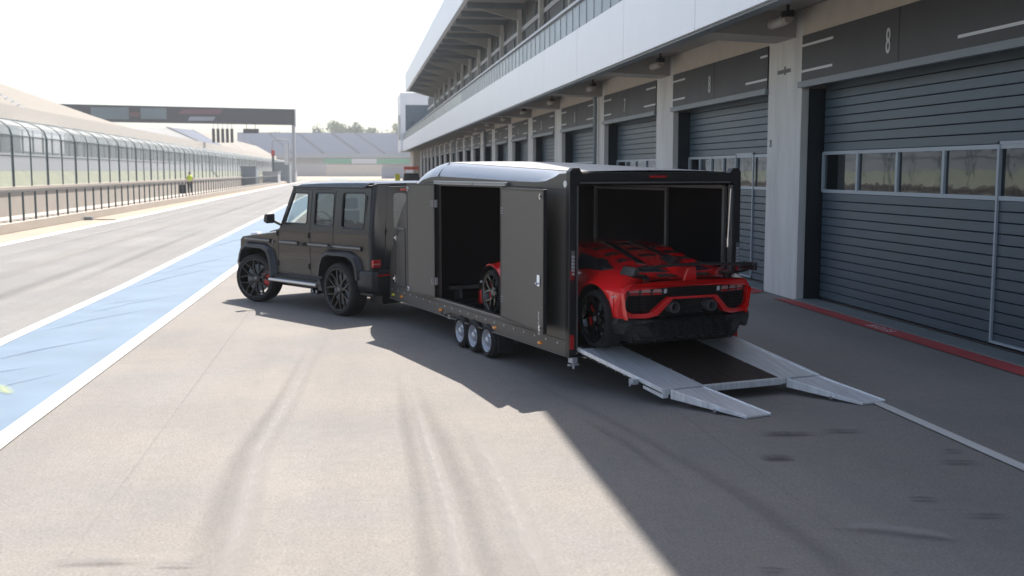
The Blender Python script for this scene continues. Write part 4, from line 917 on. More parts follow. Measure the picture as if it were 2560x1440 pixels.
# windscreen, dash, steering wheel, seats, floor
MB().add([(-.78,1.70,1.30),(.78,1.70,1.30),(.72,1.34,1.98),(-.72,1.34,1.98)], [(0,1,2,3)]).build('windscreen', M['car_glass_clear'], sv, smooth=0)
for s in (-1,1): MB().tube([(s*.84,1.72,1.29),(s*.79,1.335,2.0)], .035, 8).build('windscreen_pillar', M['suv_trim'], sv, smooth=60)
MB().box(-.80,.80,1.35,1.72,1.15,1.36).build('dashboard', M['cabin'], sv, bevel=.04)
MB().tube([(-.40+.17*cos(2*pi*k/20), 1.22+.05*sin(2*pi*k/20), 1.42+.17*sin(2*pi*k/20)) for k in range(20)], .016, 6, closed=True).box(-.44,-.36,1.20,1.26,1.38,1.45).box(-.55,-.25,1.215,1.235,1.41,1.435).build('steering_wheel', M['alu_dim'], sv, smooth=50)
for s in (-1,1):
    for y0, hb in ((.62,1.62),(-.22,1.60)):
        MB().hexa([(s*.40-.24,y0,.95),(s*.40+.24,y0,.95),(s*.40+.24,y0+.5,1.0),(s*.40-.24,y0+.5,1.0),(s*.40-.22,y0,1.12),(s*.40+.22,y0,1.12),(s*.40+.22,y0+.5,1.14),(s*.40-.22,y0+.5,1.14)]).hexa([(s*.40-.23,y0-.12,1.08),(s*.40+.23,y0-.12,1.08),(s*.40+.23,y0+.06,1.08),(s*.40-.23,y0+.06,1.08),(s*.40-.17,y0-.24,hb),(s*.40+.17,y0-.24,hb),(s*.40+.17,y0-.14,hb),(s*.40-.17,y0-.14,hb)]).box(s*.4-.11,s*.4+.11,y0-.28,y0-.18,hb+.03,hb+.2).build('seat', M['cabin'], sv, bevel=.03)
MB().box(-.84,.84,-.85,2.9,.50,.56).box(-.84,.84,.55,1.7,.85,.90).box(-.44,.44,-.84,.55,.86,.91).build('floor_pan', M['black'], sv)
MB().box(-.6,.6,-.7,2.8,.30,.50).build('underbody', M['black'], sv)
MB().box(-.48,.48,-.45,2.9,.5,.95).build('engine_bay', M['black'], sv)
# belt line, side strips, creases, door seams, handles
for s in (-1,1):
    X = s*(BXH+.001)
    def bar(nm, m, y0, y1, z0, z1, d, bv=.004): return MB().box(X, X+s*d, y0, y1, z0, z1).build(nm, m, sv, bevel=bv)
    bar('belt_ridge', M['suv'], -.82, 1.70, 1.284, 1.302, .012)
    for y0, y1 in ((-.60,.17),(.28,.86),(1.14,1.70),(1.98,2.80)): 
        z = 1.075
        bar('side_strip', M['suv_trim'], y0, y1, z-.035, z+.035, .028, .012)
        MB().box(X+s*.026, X+s*.034, y0+.01, y1-.01, z-.005, z+.020).build('strip_insert', M['alu_dim'], sv, bevel=.003)
    bar('lower_crease', M['suv'], .50, 1.72, .852, .862, .006, .003)
    for seam in ([(.18,.97),(.18,1.29),(.16,1.95)], [(.81,.58),(.82,1.29),(.81,1.95)], [(1.75,.62),(1.75,1.28)], [(.50,.58),(1.72,.58)], [(.23,1.96),(.76,1.96)], [(.87,1.96),(1.30,1.96),(1.66,1.32)], [(.18,.97),(.5,.85),(.52,.62)]):
        MB().tube([(s*(xs(z)+.0015), y, z) for y, z in seam], .0045, 4).build('door_seam', M['black'], sv)
    for y in (.24,1.05):
        MB().box(X, X+s*.05, y-.09, y+.02, 1.055, 1.085).tube([(X, y+.03-.11, 1.07),(X+s*.03,y+.03-.11,1.07)], .032, 12).tube([(X,y-.13,1.065),(X+s*.025,y-.13,1.065)], .02, 10).build('door_handle', M['black'], sv, bevel=.006)
    for y in (.84,1.77):
        for z in (.72,1.22): MB().tube([(X+s*.012,y,z-.045),(X+s*.012,y,z+.045)], .013, 8).build('door_hinge', M['black'], sv, smooth=50)
    MB().tube([(X,1.90,1.07),(X+s*.02,1.90,1.07)], .022, 10).build('side_repeater', M['alu_dim'], sv, smooth=50)
    MB().tube([(s*(xs(1.6)+.004),-.69,1.42),(s*(xs(1.9)+.004),-.69,1.88)], .012, 6).build('vent_grille', M['black'], sv)
    # flared arches
    for cy, nm in ((0,'wheel_arch'),(FA,'wheel_arch')):
        outer_ = [(cy-.60,.60),(cy-.575,.80),(cy-.48,.965),(cy-.30,1.03),(cy+.30,1.03),(cy+.46,.965),(cy+.545,.80),(cy+.58,.60)]
        inner_ = [(cy-.50,.60),(cy-.475,.77),(cy-.40,.89),(cy-.25,.945),(cy+.25,.945),(cy+.37,.89),(cy+.44,.77),(cy+.475,.60)]
        if cy > 1: outer_[0] = (cy-.62,.50); inner_[0] = (cy-.52,.50); outer_[-1] = (cy+.56,.72); inner_[-1] = (cy+.47,.66)
        rows = []
        for (a, b_) in zip(outer_, inner_):
            m1 = ((a[0]*.65+b_[0]*.35), (a[1]*.65+b_[1]*.35))
            rows.append([(s*BXH, a[0], a[1]), (s*(BXH+.045), m1[0], m1[1]+.004), (s*(BXH+.075), (a[0]+b_[0])/2, (a[1]+b_[1])/2), (s*(BXH+.082), b_[0], b_[1]), (s*(BXH+.07), b_[0], b_[1]-.006), (s*(BXH-.1), b_[0], b_[1]-.006)])
        MB().grid(rows).build(nm, M['suv_trim'], sv, smooth=32)
        MB().grid([[(s*(BXH-.002), y, z), (s*.45, y, z)] for y, z in [(cy-.5,.56),(cy-.46,.77),(cy-.36,.92),(cy-.2,.97),(cy+.2,.97),(cy+.36,.92),(cy+.46,.77),(cy+.5,.56)]]).box(s*.45,s*.46,cy-.5,cy+.5,.4,1.0).build('arch_liner', M['black'], sv)
    # running board
    MB().hexa([(s*(BXH-.02),.55,.44),(s*(BXH+.05),.55,.44),(s*(BXH+.05),1.86,.44),(s*(BXH-.02),1.86,.44),(s*(BXH-.02),.52,.56),(s*(BXH+.03),.55,.50),(s*(BXH+.03),1.86,.50),(s*(BXH-.02),1.86,.56)]).build('running_board', M['suv_trim'], sv, bevel=.01)
    for k in range(3): MB().box(s*(BXH+.0),s*(BXH+.045),.58,1.84,.5+.012*k,.506+.012*k).build('tread_rib', M['black'], sv)
    MB().tube([(s*(BXH+.075),.53,.44),(s*(BXH+.075),1.92,.44)], .030, 12).build('side_tube', mat('brushed_side_tube%d' % s, (.62,.60,.56), .28, metal=.8), sv, smooth=50)
    MB().hexa([(s*.85,.40,.36),(s*.95,.40,.36),(s*.95,.52,.36),(s*.85,.52,.36),(s*.85,.46,.52),(s*.95,.46,.52),(s*.95,.54,.54),(s*.85,.54,.54)]).build('board_end', M['suv_trim'], sv, bevel=.01)
    for dy in (0,.11): MB().tube([(s*.75,.62+dy,.34),(s*.93,.60+dy,.33)], .045, 12, caps=False).tube([(s*.93,.60+dy,.33),(s*.80,.60+dy,.33)], .034, 12).build('exhaust_tip', M['chrome'] if False else M['black_gloss'], sv, smooth=50)
    # mirror
    mm = MB().hexa([(s*.93,1.76,1.38),(s*1.11,1.74,1.38),(s*1.10,1.86,1.41),(s*.94,1.88,1.41),(s*.93,1.76,1.56),(s*1.11,1.74,1.55),(s*1.09,1.84,1.54),(s*.94,1.86,1.55)]).build('mirror', M['suv_trim'], sv, bevel=.03)
    MB().tube([(s*.87,1.66,1.36),(s*.94,1.78,1.42)], .025, 8).build('mirror_arm', M['black'], mm, smooth=50)
    MB().hexa([(s*.945,1.747,1.40),(s*1.10,1.733,1.40),(s*1.10,1.75,1.40),(s*.945,1.757,1.40),(s*.945,1.747,1.535),(s*1.10,1.733,1.53),(s*1.10,1.75,1.53),(s*.945,1.757,1.535)]).build('mirror_glass', M['lens_dark'], mm)
# wheels
def big_wheel(name, parent, cx, cy, r, w, rr_, side, steer=0, spokes=7, spm=None, caliper=True, lip=True, ycal=.0):
    """cx: outer face; side -1 left, +1 right"""
    wl0 = Matrix.Translation((cx, cy, r)) @ Matrix.Rotation(radians(steer), 4, 'Z')
    def F(a, b, h): p = wl0 @ Vector((-side*h, a, b)); return (p.x, p.y, p.z)
    t = MB().lathe([(rr_-.005,.035),(rr_+.01,.008),((rr_+r)/2,.0),(r-.03,.008),(r-.008,.03),(r,.06),(r,w-.06),(r-.008,w-.03),(r-.03,w-.01),(rr_,w-.02)], F, 48, close=True)
    for k in (1,2,3,4): # circumferential grooves drawn as real slots between ribs
        h = .06 + (w-.12)*k/5
        t.lathe([(r+.003,h+.006),(r+.003,h+(w-.12)/5-.006 if k < 4 else h+.02),(r-.004,h+(w-.12)/5-.004 if k < 4 else h+.022),(r-.004,h+.004)], F, 48, close=True)
    wh = t.build(name, M['rubber'], parent, smooth=40)
    rim = MB().lathe([(rr_+.004,.010),(rr_-.006,.012),(rr_-.02,.03),(rr_-.03,.09),(rr_-.06,w-.05),(rr_-.02,w-.03)], F, 48)
    rim.build('rim_barrel', spm, wh, smooth=40)
    if lip: MB().tube([F((rr_-.002)*cos(2*pi*k/48), (rr_-.002)*sin(2*pi*k/48), .008) for k in range(48)], .0045, 6, closed=True).build('rim_lip', M['alu_dim'], wh, smooth=60)
    sp = MB()
    for k in range(spokes):
        a0 = 2*pi*k/spokes + .3
        for dv in (-1, 1):
            a1 = a0 + dv*.30*7/spokes; am = a0 + dv*.05
            def pt(rad, ang, h, dw):
                c, s_ = cos(ang), sin(ang); return F(rad*c - dw*s_, rad*s_ + dw*c, h)
            wd0, wd1 = .0115, .009
            prof = []
            for rad, ang, h in ((.055,am,.045),(rr_*.45,am+dv*.03,.038),(rr_*.72,(am+a1)/2+dv*.02,.028),(rr_-.012,a1,.020)):
                prof.append((rad, ang, h))
            rows = []
            for (rad, ang, h) in prof:
                rows.append([pt(rad,ang,h,-wd0), pt(rad,ang,h,wd0), pt(rad,ang,h+.03,wd0+.004), pt(rad,ang,h+.03,-wd0-.004)])
            sp.grid(rows, closed=True)
    sp.lathe([(0,.034),(.035,.034),(.05,.036),(.075,.042),(.085,.06),(.085,.09)], F, 20)
    sp.build('spokes', spm, wh, smooth=25)
    MB().lathe([(0,.024),(.022,.024),(.03,.030),(.032,.04)], F, 20).build('hub_cap', M['alu_dim'], wh, smooth=40)
    for k in range(5):
        c, s_ = .055*cos(2*pi*k/5), .055*sin(2*pi*k/5); MB().tube([F(c,s_,.045),F(c,s_,.033)], .008, 6).build('wheel_bolt', M['black'], wh)
    MB().lathe([(.06,.11),(rr_*.72,.11),(rr_*.72,.125),(.06,.125)], F, 36, close=True).build('brake_disc', M['trim'], wh, smooth=40)
    if caliper:
        c = MB(); n = 8; rows = []
        for k in range(n+1):
            a = radians(180 - 38 + 76*k/n) if ycal < 0 else radians(-38 + 76*k/n)
            rows.append([F(rd*cos(a), rd*sin(a), h) for rd, h in ((rr_*.48,.075),(rr_*.80,.075),(rr_*.84,.10),(rr_*.84,.15),(rr_*.48,.15))])
        c.grid(rows, closed=True); c.build('brake_caliper', M['caliper'], wh, smooth=30)
    MB().box(*[0]*6)
    return wh
for s in (-1,1):
    big_wheel('wheel', sv, s*.95, 0, .415, .30, .325, s, 0, 7, M['spoke'], False)
    big_wheel('wheel', sv, s*.95 if s < 0 else .97, FA, .415, .28, .325, s, 20, 7, M['spoke'], True, ycal=-1)
MB().tube([(-.8,0,.415),(.8,0,.415)], .06, 10).tube([(-.8,FA,.415),(.8,FA,.415)], .05, 10).build('axle', M['black'], sv, smooth=50)
# short rear overhang, so that the tail clears the nose of the trailer
for ob in COL.objects:
    if ob.parent == sv and ob.type == 'MESH':
        for v in ob.data.vertices:
            if v.co.y < -.5: v.co.y = -.5 + (v.co.y + .5)*.76
sv.location = (.500, 17.50, 0); sv.scale = (1.033, 1.033, 1.0)
#PART5
# ------------------------------------------------------------------ red supercar (x right, y forward, z from the trailer floor, origin under the rear axle)
fwv = Vector((-sin(TRZ), cos(TRZ), 0)); rtv = Vector((cos(TRZ), sin(TRZ), 0))
cp = Vector(TO) + rtv*1.07 + fwv*(-.06) + Vector((0,0,.432))
sc = thing('sports_car', 'glossy red wedge shaped supercar with a black rear wing, halfway out of the trailer', 'car', tuple(cp), TRZ)
def interp(tab, y):
    tab = sorted(tab)
    if y <= tab[0][0]: return tab[0][1]
    for (a, va), (b_, vb) in zip(tab, tab[1:]):
        if y <= b_: t = (y-a)/(b_-a); return va + (vb-va)*t
    return tab[-1][1]
WB = 2.66
XW = [(-.52,.775),(-.42,.80),(-.2,.835),(.1,.85),(.5,.83),(.9,.80),(1.6,.78),(2.1,.80),(2.6,.825),(2.9,.81),(3.1,.74),(3.3,.52),(3.38,.3)]   # widest
ZW = [(-.52,.60),(-.3,.62),(0,.63),(.5,.56),(.9,.50),(1.6,.46),(2.2,.50),(2.62,.58),(2.9,.50),(3.1,.40),(3.3,.28),(3.38,.22)]          # height of widest
XS = [(-.52,.66),(-.3,.70),(.0,.735),(.4,.735),(.8,.71),(1.2,.69),(1.8,.68),(2.2,.70),(2.6,.70),(2.9,.66),(3.1,.58),(3.3,.40),(3.38,.2)]   # shoulder
ZS = [(-.52,.712),(-.3,.755),(.0,.785),(.4,.775),(.8,.74),(1.2,.70),(1.8,.64),(2.2,.66),(2.62,.70),(2.9,.61),(3.1,.48),(3.3,.32),(3.38,.25)]
XD = [(-.52,.42),(-.2,.44),(.2,.46),(.6,.50),(1.0,.53),(1.4,.54),(1.8,.56),(2.2,.58),(2.6,.50),(3.1,.4),(3.38,.12)]     # deck / roof side
ZD = [(-.52,.735),(-.2,.80),(.2,.875),(.6,.955),(.95,1.0),(1.35,1.0),(1.7,.87),(2.1,.70),(2.6,.60),(3.1,.46),(3.38,.27)]
ZC = [(-.52,.735),(-.2,.80),(.2,.885),(.6,.97),(.95,1.03),(1.35,1.035),(1.7,.90),(2.1,.71),(2.6,.585),(3.1,.46),(3.38,.28)]
def prof(y):
    sill = .12 if y > -.36 else .34
    r = 0
    for cy, rad in ((0,.365),(WB,.345)):
        d = abs(y-cy)
        if d < rad: r = max(r, .30 + sqrt(rad*rad - d*d))
    xw = interp(XW,y); zw = max(interp(ZW,y), r+.02 if r else 0)
    low = max(sill, r) if r else sill
    side_in = .05 if .5 < y < 2.1 else .02
    return [(xw-.05 if not r else xw-.004, low), (xw-side_in if not r else xw-.002, (low+zw)/2 if not r else low+.004), (xw, zw), (interp(XS,y), max(interp(ZS,y), zw+.01)), (interp(XD,y), interp(ZD,y)), (interp(XD,y)*.5, (interp(ZC,y)*.7+interp(ZD,y)*.3)), (0, interp(ZC,y))]
def topz(x, y):
    import bisect
    y = max(min(y, 3.37), -.52); i = max(1, min(len(ysx)-1, bisect.bisect_right(ysx, y))); ya, yb_ = ysx[i-1], ysx[i]; t = (y-ya)/(yb_-ya); P_ = [(a[0]*(1-t)+b[0]*t, a[1]*(1-t)+b[1]*t) for a, b in zip(prof(ya)[2:], prof(yb_)[2:])]; x = abs(x)
    P_ = sorted(P_)
    for (a, za), (b_, zb) in zip(P_, P_[1:]):
        if x <= b_: t = (x-a)/max(b_-a,1e-6); return za + (zb-za)*max(t,0)
    return P_[-1][1]
ysx = sorted(set([-.42,-.2,.1,.2,.4,.5,.6,.8,.9,1.0,1.2,1.4,1.6,1.8,2.6,2.62,2.9,3.1]+[-.52,-.46,-.365,-.36,-.34,-.30,-.24,-.16,-.08,0,.08,.16,.24,.30,.34,.36,.365,.45,.55,.7,.85,.95,1.1,1.35,1.5,1.7,1.9,2.1,2.2] + [.05,.3,.65,.75,1.25,1.3,1.8,2.0,2.25,2.4,2.5,2.8,3.0] + [WB+d for d in (-.345,-.34,-.32,-.28,-.22,-.15,-.07,0,.07,.15,.22,.28,.32,.34,.345)] + [3.08,3.2,3.3,3.38]))
rows = []
for y in ysx:
    p = prof(y); rows.append([(-x, y, z) for x, z in p] + [(x, y, z) for x, z in p[::-1][1:]])
MB().grid(rows).build('body', M['red'], sc, smooth=42)
MB().box(-.62,.62,-.42,3.1,.09,.30).box(-.5,.5,-.40,.5,.3,.6).build('underbody', M['black'], sc)
for s in (-1,1):
    for cy, rad in ((0,.362),(WB,.342)):
        MB().grid([[(s*.84 if k not in (0,12) else s*.83, cy+rad*cos(pi*k/12), .30+rad*sin(pi*k/12)), (s*.5, cy+rad*cos(pi*k/12), .30+rad*sin(pi*k/12))] for k in range(13)]).box(s*.5,s*.51,cy-rad,cy+rad,.1,.66).build('wheel_liner', M['black'], sc)
# decal-like panels laid on the body: polygons in plan, following the surface
def skin_panel(name, pts, m, h=.006, t=.004, sub=8, parent=None):
    # pts quad in plan (x,y): a b c d ; bilinear patch raised h above the body
    a, b_, c, d = [Vector(p) for p in pts]; rows = []
    for i in range(sub+1):
        r = []
        for j in range(sub+1):
            q = a.lerp(b_, i/sub).lerp(d.lerp(c, i/sub), j/sub); r.append((q.x, q.y, topz(q.x, q.y)+h+.003))
        rows.append(r)
    n = sub+1
    mb = MB().grid(rows)
    lo = [[(p[0], p[1], p[2]-h-.01) for p in r] for r in rows]
    # skirt
    ring = rows[0] + [r[-1] for r in rows[1:]] + rows[-1][::-1][1:] + [r[0] for r in rows[::-1][1:-1]]
    mb.add([p for p in ring] + [(p[0],p[1],p[2]-h-.012) for p in ring], [(k,(k+1)%len(ring),len(ring)+(k+1)%len(ring),len(ring)+k) for k in range(len(ring))])
    return mb.build(name, m, parent or sc, smooth=30)
for s in (-1,1):
    f = lambda *pp: [(s*x, y) for x, y in pp]
    skin_panel('quarter_glass', f((.70,.05),(.73,.62),(.56,.78),(.55,.45)), M['lens_dark'], .004)
    skin_panel('side_intake', f((.60,-.02),(.70,.05),(.55,.45),(.50,.30)), M['carbon'], .004)
    # black diagonal channel and the louvres of the engine cover
    skin_panel('cover_channel', f((.20,-.02),(.27,.05),(.20,.95),(.11,.92)), M['carbon'], .005)
    for k, (y0, x0, x1) in enumerate([(.62,.27,.47),(.38,.29,.46),(.14,.31,.45)]):
        skin_panel('louvre_gap', f((x0,y0),(x1,y0-.02),(x1+.0,y0+.05),(x0+.03,y0+.09)), M['black'], .006)
        # raised red blade behind each gap
        b = MB(); zz = lambda x, y: topz(x, y)
        b.add([(s*x0, y0-.005, zz(x0,y0)+.008),(s*x1, y0-.025, zz(x1,y0)+.008),(s*x1, y0-.06, zz(x1,y0-.06)+.020),(s*x0, y0-.05, zz(x0,y0-.05)+.020),(s*x1, y0-.13, zz(x1,y0-.13)+.006),(s*x0, y0-.12, zz(x0,y0-.12)+.006)], [(0,1,2,3),(3,2,4,5)])
        b.build('louvre_blade', M['red'], sc, smooth=0)
    for y0 in (.75,.52,.28): skin_panel('centre_slot', f((.0,y0),(.10,y0),(.11,y0+.045),(.0,y0+.07)), M['black'], .0055)
    # rear deck: black mesh window, red vents beside the wing posts
    skin_panel('deck_window', f((.12,-.30),(.44,-.26),(.34,-.08),(.16,-.06)), M['lens_dark'], .006)
    skin_panel('deck_vent', f((.10,-.45),(.32,-.43),(.30,-.36),(.12,-.37)), M['black'], .006)
    skin_panel('side_glass_strip', f((.57,.95),(.66,.98),(.645,1.75),(.60,1.72)), M['black_gloss'], .006)
# windscreen and side windows (dark)
skin_panel('windscreen', [(-.48,1.45),(.48,1.45),(.52,2.05),(-.52,2.05)], M['black_gloss'], .005)
for s in (-1,1):
    MB().add([(s*.705, .92, .735),(s*.69,1.75,.68),(s*.575,1.62,.90),(s*.56,1.0,.985)], [(0,1,2,3)]).build('side_window', M['black_gloss'], sc, smooth=0)
# ---- rear fascia, all plates at the back; yb(z) leans
def yb(z): return -.52 - .05*max(0, min(1, (z-.30)/.35)) + .0
def fas(name, pts, m, y0=0., t=.03, curve=True, parent=None, bevel=.003, both=False):
    def fn(u, v, w):
        c = .10*max(0, abs(u)-.35)**1.3/.4**1.3 if curve else 0      # sweeps forward towards the corners
        return (u, yb(v) + c*1.1 + y0 + w*t, v)
    o = None
    for s in ((-1,1) if both else (1,)):
        q = [(s*u, v) for u, v in pts]
        o = MB().plate(q, [], fn).build(name, m, parent or sc, smooth=25, bevel=bevel)
    return o
def fas_ring(name, outer, holes, m, y0, t):
    def fn(u, v, w):
        c = .11*max(0, abs(u)-.35)**1.3/.4**1.3
        return (u, yb(v) + c + y0 + w*t, v)
    return MB().plate(outer, holes, fn).build(name, m, sc, smooth=25, bevel=.004)
# dark back plane
fas('rear_panel', [(-.75,.30),(.75,.30),(.75,.50),(.72,.66),(-.72,.66),(-.75,.50)], M['black'], .055, .02)
# red lip over the lamps, thin and drooping at the sides
fas_ring('rear_lip', [(-.76,.655),(-.70,.70),(-.35,.725),(.35,.725),(.70,.70),(.76,.655),(.74,.625),(.35,.662),(.0,.668),(-.35,.662),(-.74,.625)], [], M['red'], -.035, .09)
# outer red cheeks + lower frame with the raised centre
fr = [(-.77,.655),(-.745,.62),(-.70,.56),(-.735,.44),(-.67,.405),(-.38,.40),(-.30,.415),(-.13,.555),(.13,.555)]
fr = [(-.755,.655),(-.725,.60),(-.745,.45),(-.66,.398),(-.52,.398),(-.45,.418),(-.285,.562),(.285,.562),(.45,.418),(.52,.398),(.66,.398),(.745,.45),(.725,.60),(.755,.655),(.785,.60),(.81,.42),(.79,.352),(.50,.352),(.40,.378),(.245,.538),(-.245,.538),(-.40,.378),(-.50,.352),(-.79,.352),(-.81,.42),(-.785,.60)]
fas_ring('rear_frame', fr, [], M['red'], -.04, .07)
# lamps: three hooked segments each side inside a dark lens
fas('lamp_housing', [(.34,.585),(.74,.575),(.735,.625),(.36,.655),(.32,.64)], M['lens_dark'], .0, .03, both=True)
for s in (-1,1):
    for k in range(3):
        x0 = .36 + k*.115
        for nm, z0, z1, m in (('lamp_segment', .612, .645-.003*k, 'lens_pale'), ('lamp_segment', .586, .606, 'lens_red')):
            fas(nm, [(s*(x0),z0),(s*(x0+.10),z0-.001),(s*(x0+.085),z1),(s*(x0+.012),z1)], M[m], -.006, .01, bevel=.002)
    fas('reverse_light', [(s*.305,.60),(s*.335,.60),(s*.335,.645),(s*.305,.645)], M['lens_white'], -.006, .01)
    # side vents: dark opening with a fin
    fas('vent_fin', [(s*.70,.42),(s*.735,.45),(s*.72,.57),(s*.69,.57)], M['carbon'], .0, .03)
    vb = MB()
    for k in range(6):
        z = .43 + k*.022
        vb.box(s*.50, s*.66, -.50, -.485, z, z+.006)
    vb.build('vent_mesh', M['carbon'], sc)
# honeycomb between the exhausts
hc = MB()
for r_ in range(3):
    for c in range(9):
        x = -.135 + c*.03 + (.015 if r_ % 2 else 0); z = .47 + r_*.024
        hc.tube([(x+.014*cos(pi/3*k+pi/6), -.535, z+.014*sin(pi/3*k+pi/6)) for k in range(6)], .0028, 4, closed=True)
hc.build('grille', M['carbon'], sc)
for s in (-1,1):
    ex = MB().lathe([(.056,-.02),(.056,.10),(.053,.112),(.046,.110),(.044,.0)], lambda a,b,h: (s*.225+a, -.52-h+.02, .455+b), 28).build('exhaust_pipe', mat('exhaust_steel%d' % (s+1), (.16,.17,.18), .3, metal=.6), sc, smooth=40)
    MB().lathe([(0,.0),(.047,.0)], lambda a,b,h: (s*.225+a, -.54-h, .455+b), 20).build('exhaust_core', M['black'], ex)
MB().box(-.14,.14,-.545,-.53,.375,.455).build('plate_recess', M['black_gloss'], sc, bevel=.003)
# diffuser
fas_ring('diffuser_top', [(-.80,.350),(.80,.350),(.82,.30),(.78,.20),(.74,.19),(.69,.26),(.60,.29),(.40,.325),(-.40,.325),(-.60,.29),(-.69,.26),(-.74,.19),(-.78,.20),(-.82,.30)], [], M['carbon'], -.05, .10)
MB().hexa([(-.58,-.54,.135),(.58,-.54,.135),(.62,-.1,.09),(-.62,-.1,.09),(-.70,-.50,.33),(.70,-.50,.33),(.62,-.1,.2),(-.62,-.1,.2)]).build('diffuser_body', M['black'], sc)
fas('diffuser_wing', [(.44,.16),(.56,.17),(.64,.25),(.72,.24),(.70,.29),(.52,.27)], M['carbon'], -.07, .05, both=True)
for x, l in ((.43,.24),(.30,.25),(.19,.25),(.06,.22)):
    for s in (-1,1):
        MB().add([(s*x, -.50+.0, .335),(s*x, -.62, .27),(s*(x+.012), -.635, .20),(s*x, -.58, .115),(s*x, -.36, .10),(s*x,-.36,.335)] + [(s*(x+.014), -.50, .335),(s*(x+.014), -.62, .27),(s*(x+.026), -.635, .20),(s*(x+.014), -.58, .115),(s*(x+.014), -.36, .10),(s*(x+.014),-.36,.335)],
                 [(0,1,2,3,4,5),(11,10,9,8,7,6)] + [(i,(i+1)%6,6+(i+1)%6,6+i) for i in range(6)]).build('diffuser_fin', M['carbon'], sc)
MB().box(-.56,.56,-.56,-.54,.13,.142).build('diffuser_edge', M['carbon'], sc)
# wing
wy = -.52
rows = []
for k in range(25):
    x = -.70 + 1.40*k/24; t = x/.70
    z = .872 - .03*t*t + (.0 if abs(t) < .9 else 0); 
    rows.append([(x, wy+.10, z-.004),(x, wy+.04, z+.012),(x, wy-.06, z+.014),(x, wy-.115, z+.030),(x, wy-.12, z+.006),(x, wy-.05, z-.004),(x, wy+.04, z-.012)])
MB().grid(rows, closed=True).build('rear_wing', M['carbon'], sc, smooth=40)
for s in (-1,1):
    MB().hexa([(s*.69,wy-.15,.80),(s*.755,wy-.12,.79),(s*.755,wy+.14,.79),(s*.69,wy+.12,.80),(s*.69,wy-.16,.875),(s*.735,wy-.15,.885),(s*.735,wy+.09,.885),(s*.69,wy+.06,.875)]).build('wing_end', M['carbon'], sc, bevel=.012)
    MB().tube([(s*.72,wy+.0,.80),(s*.66,wy+.04,.775),(s*.52,wy+.10,.755)], [.02,.014,.02], 6).build('wing_strake', M['carbon'], sc, smooth=30)
    MB().hexa([(s*.46,wy+.02,.70),(s*.53,wy+.02,.70),(s*.50,wy+.14,.74),(s*.44,wy+.14,.74),(s*.47,wy+.02,.765),(s*.54,wy+.02,.765),(s*.52,wy+.14,.785),(s*.46,wy+.14,.785)]).build('strake_foot', M['carbon'], sc, bevel=.006)
# red central pylon with its two vents
MB().hexa([(-.085,wy-.01,.70),(.085,wy-.01,.70),(.10,wy+.34,.82),(-.10,wy+.34,.82),(-.05,wy-.05,.862),(.05,wy-.05,.862),(.055,wy+.10,.865),(-.055,wy+.10,.865)]).build('wing_pylon', M['red'], sc, bevel=.02)
MB().hexa([(-.05,wy+.28,.84),(.05,wy+.28,.84),(.06,wy+.50,.90),(-.06,wy+.50,.90),(-.03,wy+.26,.92),(.03,wy+.26,.92),(.05,wy+.42,.94),(-.05,wy+.42,.94)]).build('roof_scoop', M['carbon'], sc, bevel=.01)
# reflector and small marks, front lamp
for s in (-1,1):
    MB().add([(s*.847,-.40+.0,.555),(s*.828,-.455,.575),(s*.826,-.455,.59),(s*.846,-.40,.572)], [(0,1,2,3)]).build('side_reflector', M['lens_pale'], sc, smooth=0)
    MB().hexa([(s*.60,3.02,.50),(s*.74,2.95,.50),(s*.72,3.10,.44),(s*.55,3.2,.42),(s*.60,3.02,.53),(s*.73,2.95,.545),(s*.70,3.12,.475),(s*.54,3.2,.445)]).build('headlamp', M['lens_dark'], sc, bevel=.006)
    MB().box(s*.805-.02,s*.805+.012,2.95,3.0,.40,.425).build('side_marker', M['lens_white'], sc)
    MB().hexa([(s*.60,3.10,.12),(s*.80,3.0,.12),(s*.78,3.14,.12),(s*.58,3.28,.12),(s*.60,3.10,.30),(s*.80,3.02,.36),(s*.78,3.10,.36),(s*.58,3.26,.28)]).build('front_bumper', M['red'], sc, bevel=.01)
    MB().hexa([(s*.78,.40,.10),(s*.85,.42,.10),(s*.84,2.28,.10),(s*.77,2.28,.10),(s*.78,.40,.19),(s*.83,.42,.20),(s*.82,2.28,.18),(s*.77,2.28,.18)]).build('side_skirt', M['carbon'], sc, bevel=.006)
    mm = MB().hexa([(s*.80,1.88,.74),(s*.95,1.86,.74),(s*.93,1.96,.75),(s*.80,1.98,.75),(s*.80,1.88,.84),(s*.95,1.86,.83),(s*.92,1.95,.81),(s*.80,1.96,.82)]).build('mirror', M['red'], sc, bevel=.015)
    big_wheel('wheel', sc, s*.845, 0, .30, .27, .245, s, 0, 5, M['spoke_gloss'], True, lip=False)
    big_wheel('wheel', sc, s*.83, WB, .295, .20, .235, s, 0, 5, M['spoke_gloss'], True, lip=False)
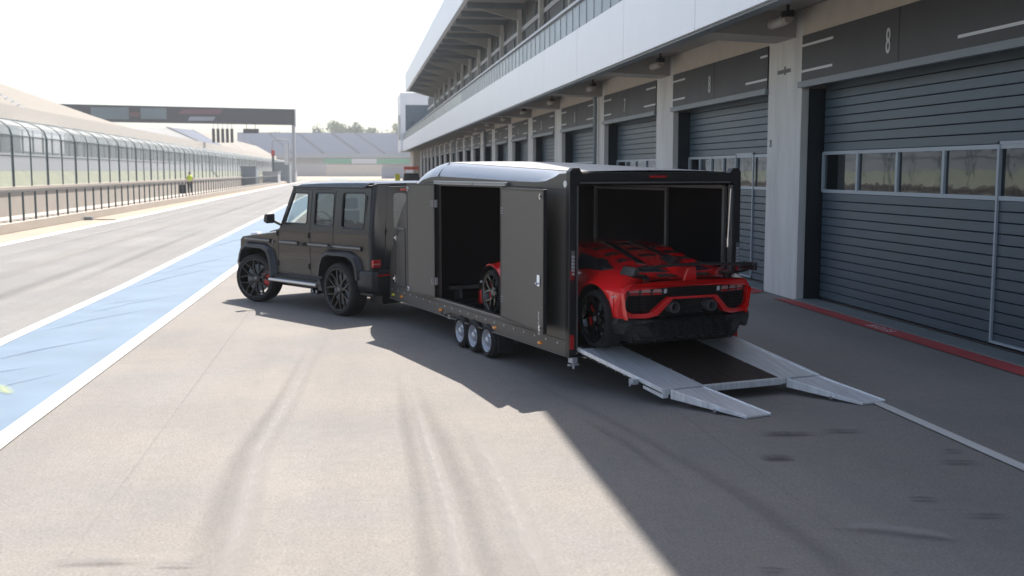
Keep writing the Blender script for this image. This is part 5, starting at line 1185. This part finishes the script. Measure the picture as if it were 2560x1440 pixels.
# ------------------------------------------------------------------ light, sky, camera
sunv = Vector((.29,.45,1)).normalized()
sd = bpy.data.lights.new('sun', 'SUN'); sd.energy = 4.25; sd.angle = radians(.5); sd.color = (1,.93,.85)
so = bpy.data.objects.new('sun', sd); COL.objects.link(so); so.rotation_euler = (-sunv).to_track_quat('-Z', 'Y').to_euler()
w = bpy.data.worlds.new('World'); SC.world = w; w.use_nodes = True
nt = w.node_tree; bgn = nt.nodes['Background']; sk = nt.nodes.new('ShaderNodeTexSky'); sk.sky_type = 'NISHITA'; sk.sun_disc = False
sk.sun_elevation = math.asin(sunv.z); sk.sun_rotation = atan2(sunv.x, sunv.y); sk.altitude = 0; sk.air_density = 1.0; sk.dust_density = 2; sk.ozone_density = 1
hs = nt.nodes.new('ShaderNodeHueSaturation'); hs.inputs['Saturation'].default_value = .8; nt.links.new(sk.outputs[0], hs.inputs['Color']); nt.links.new(hs.outputs[0], bgn.inputs[0]); bgn.inputs[1].default_value = .096
vs = SC.view_settings; vs.view_transform = 'Standard'; vs.look = 'None'; vs.gamma = 1; vs.use_curve_mapping = False; vs.exposure = 1.3
hz = MB().box(-260,260,-60,700,-1,60).build('haze', None, None, smooth=0); hz['kind'] = 'stuff'
hm = bpy.data.materials.new('haze_air'); hm.use_nodes = True; hn = hm.node_tree; hn.nodes.remove(hn.nodes['Principled BSDF'])
pv = hn.nodes.new('ShaderNodeVolumePrincipled'); pv.inputs['Color'].default_value = (.96,.97,1,1); pv.inputs['Density'].default_value = .0004; pv.inputs['Anisotropy'].default_value = .3
hn.links.new(pv.outputs[0], hn.nodes['Material Output'].inputs['Volume']); hz.data.materials.append(hm)
cd = bpy.data.cameras.new('camera'); co = bpy.data.objects.new('camera', cd); COL.objects.link(co); SC.camera = co
cd.sensor_width = 36; cd.lens = 2700/2560*36; cd.clip_start = .1; cd.clip_end = 5000
co.location = (0,0,2.25); co.rotation_euler = (radians(90-6.17244), 0, -radians(8.23421))
cd.dof.use_dof = True; cd.dof.focus_distance = 13.5; cd.dof.aperture_fstop = 2.0
SC.cycles.max_bounces = 8; SC.cycles.transparent_max_bounces = 24
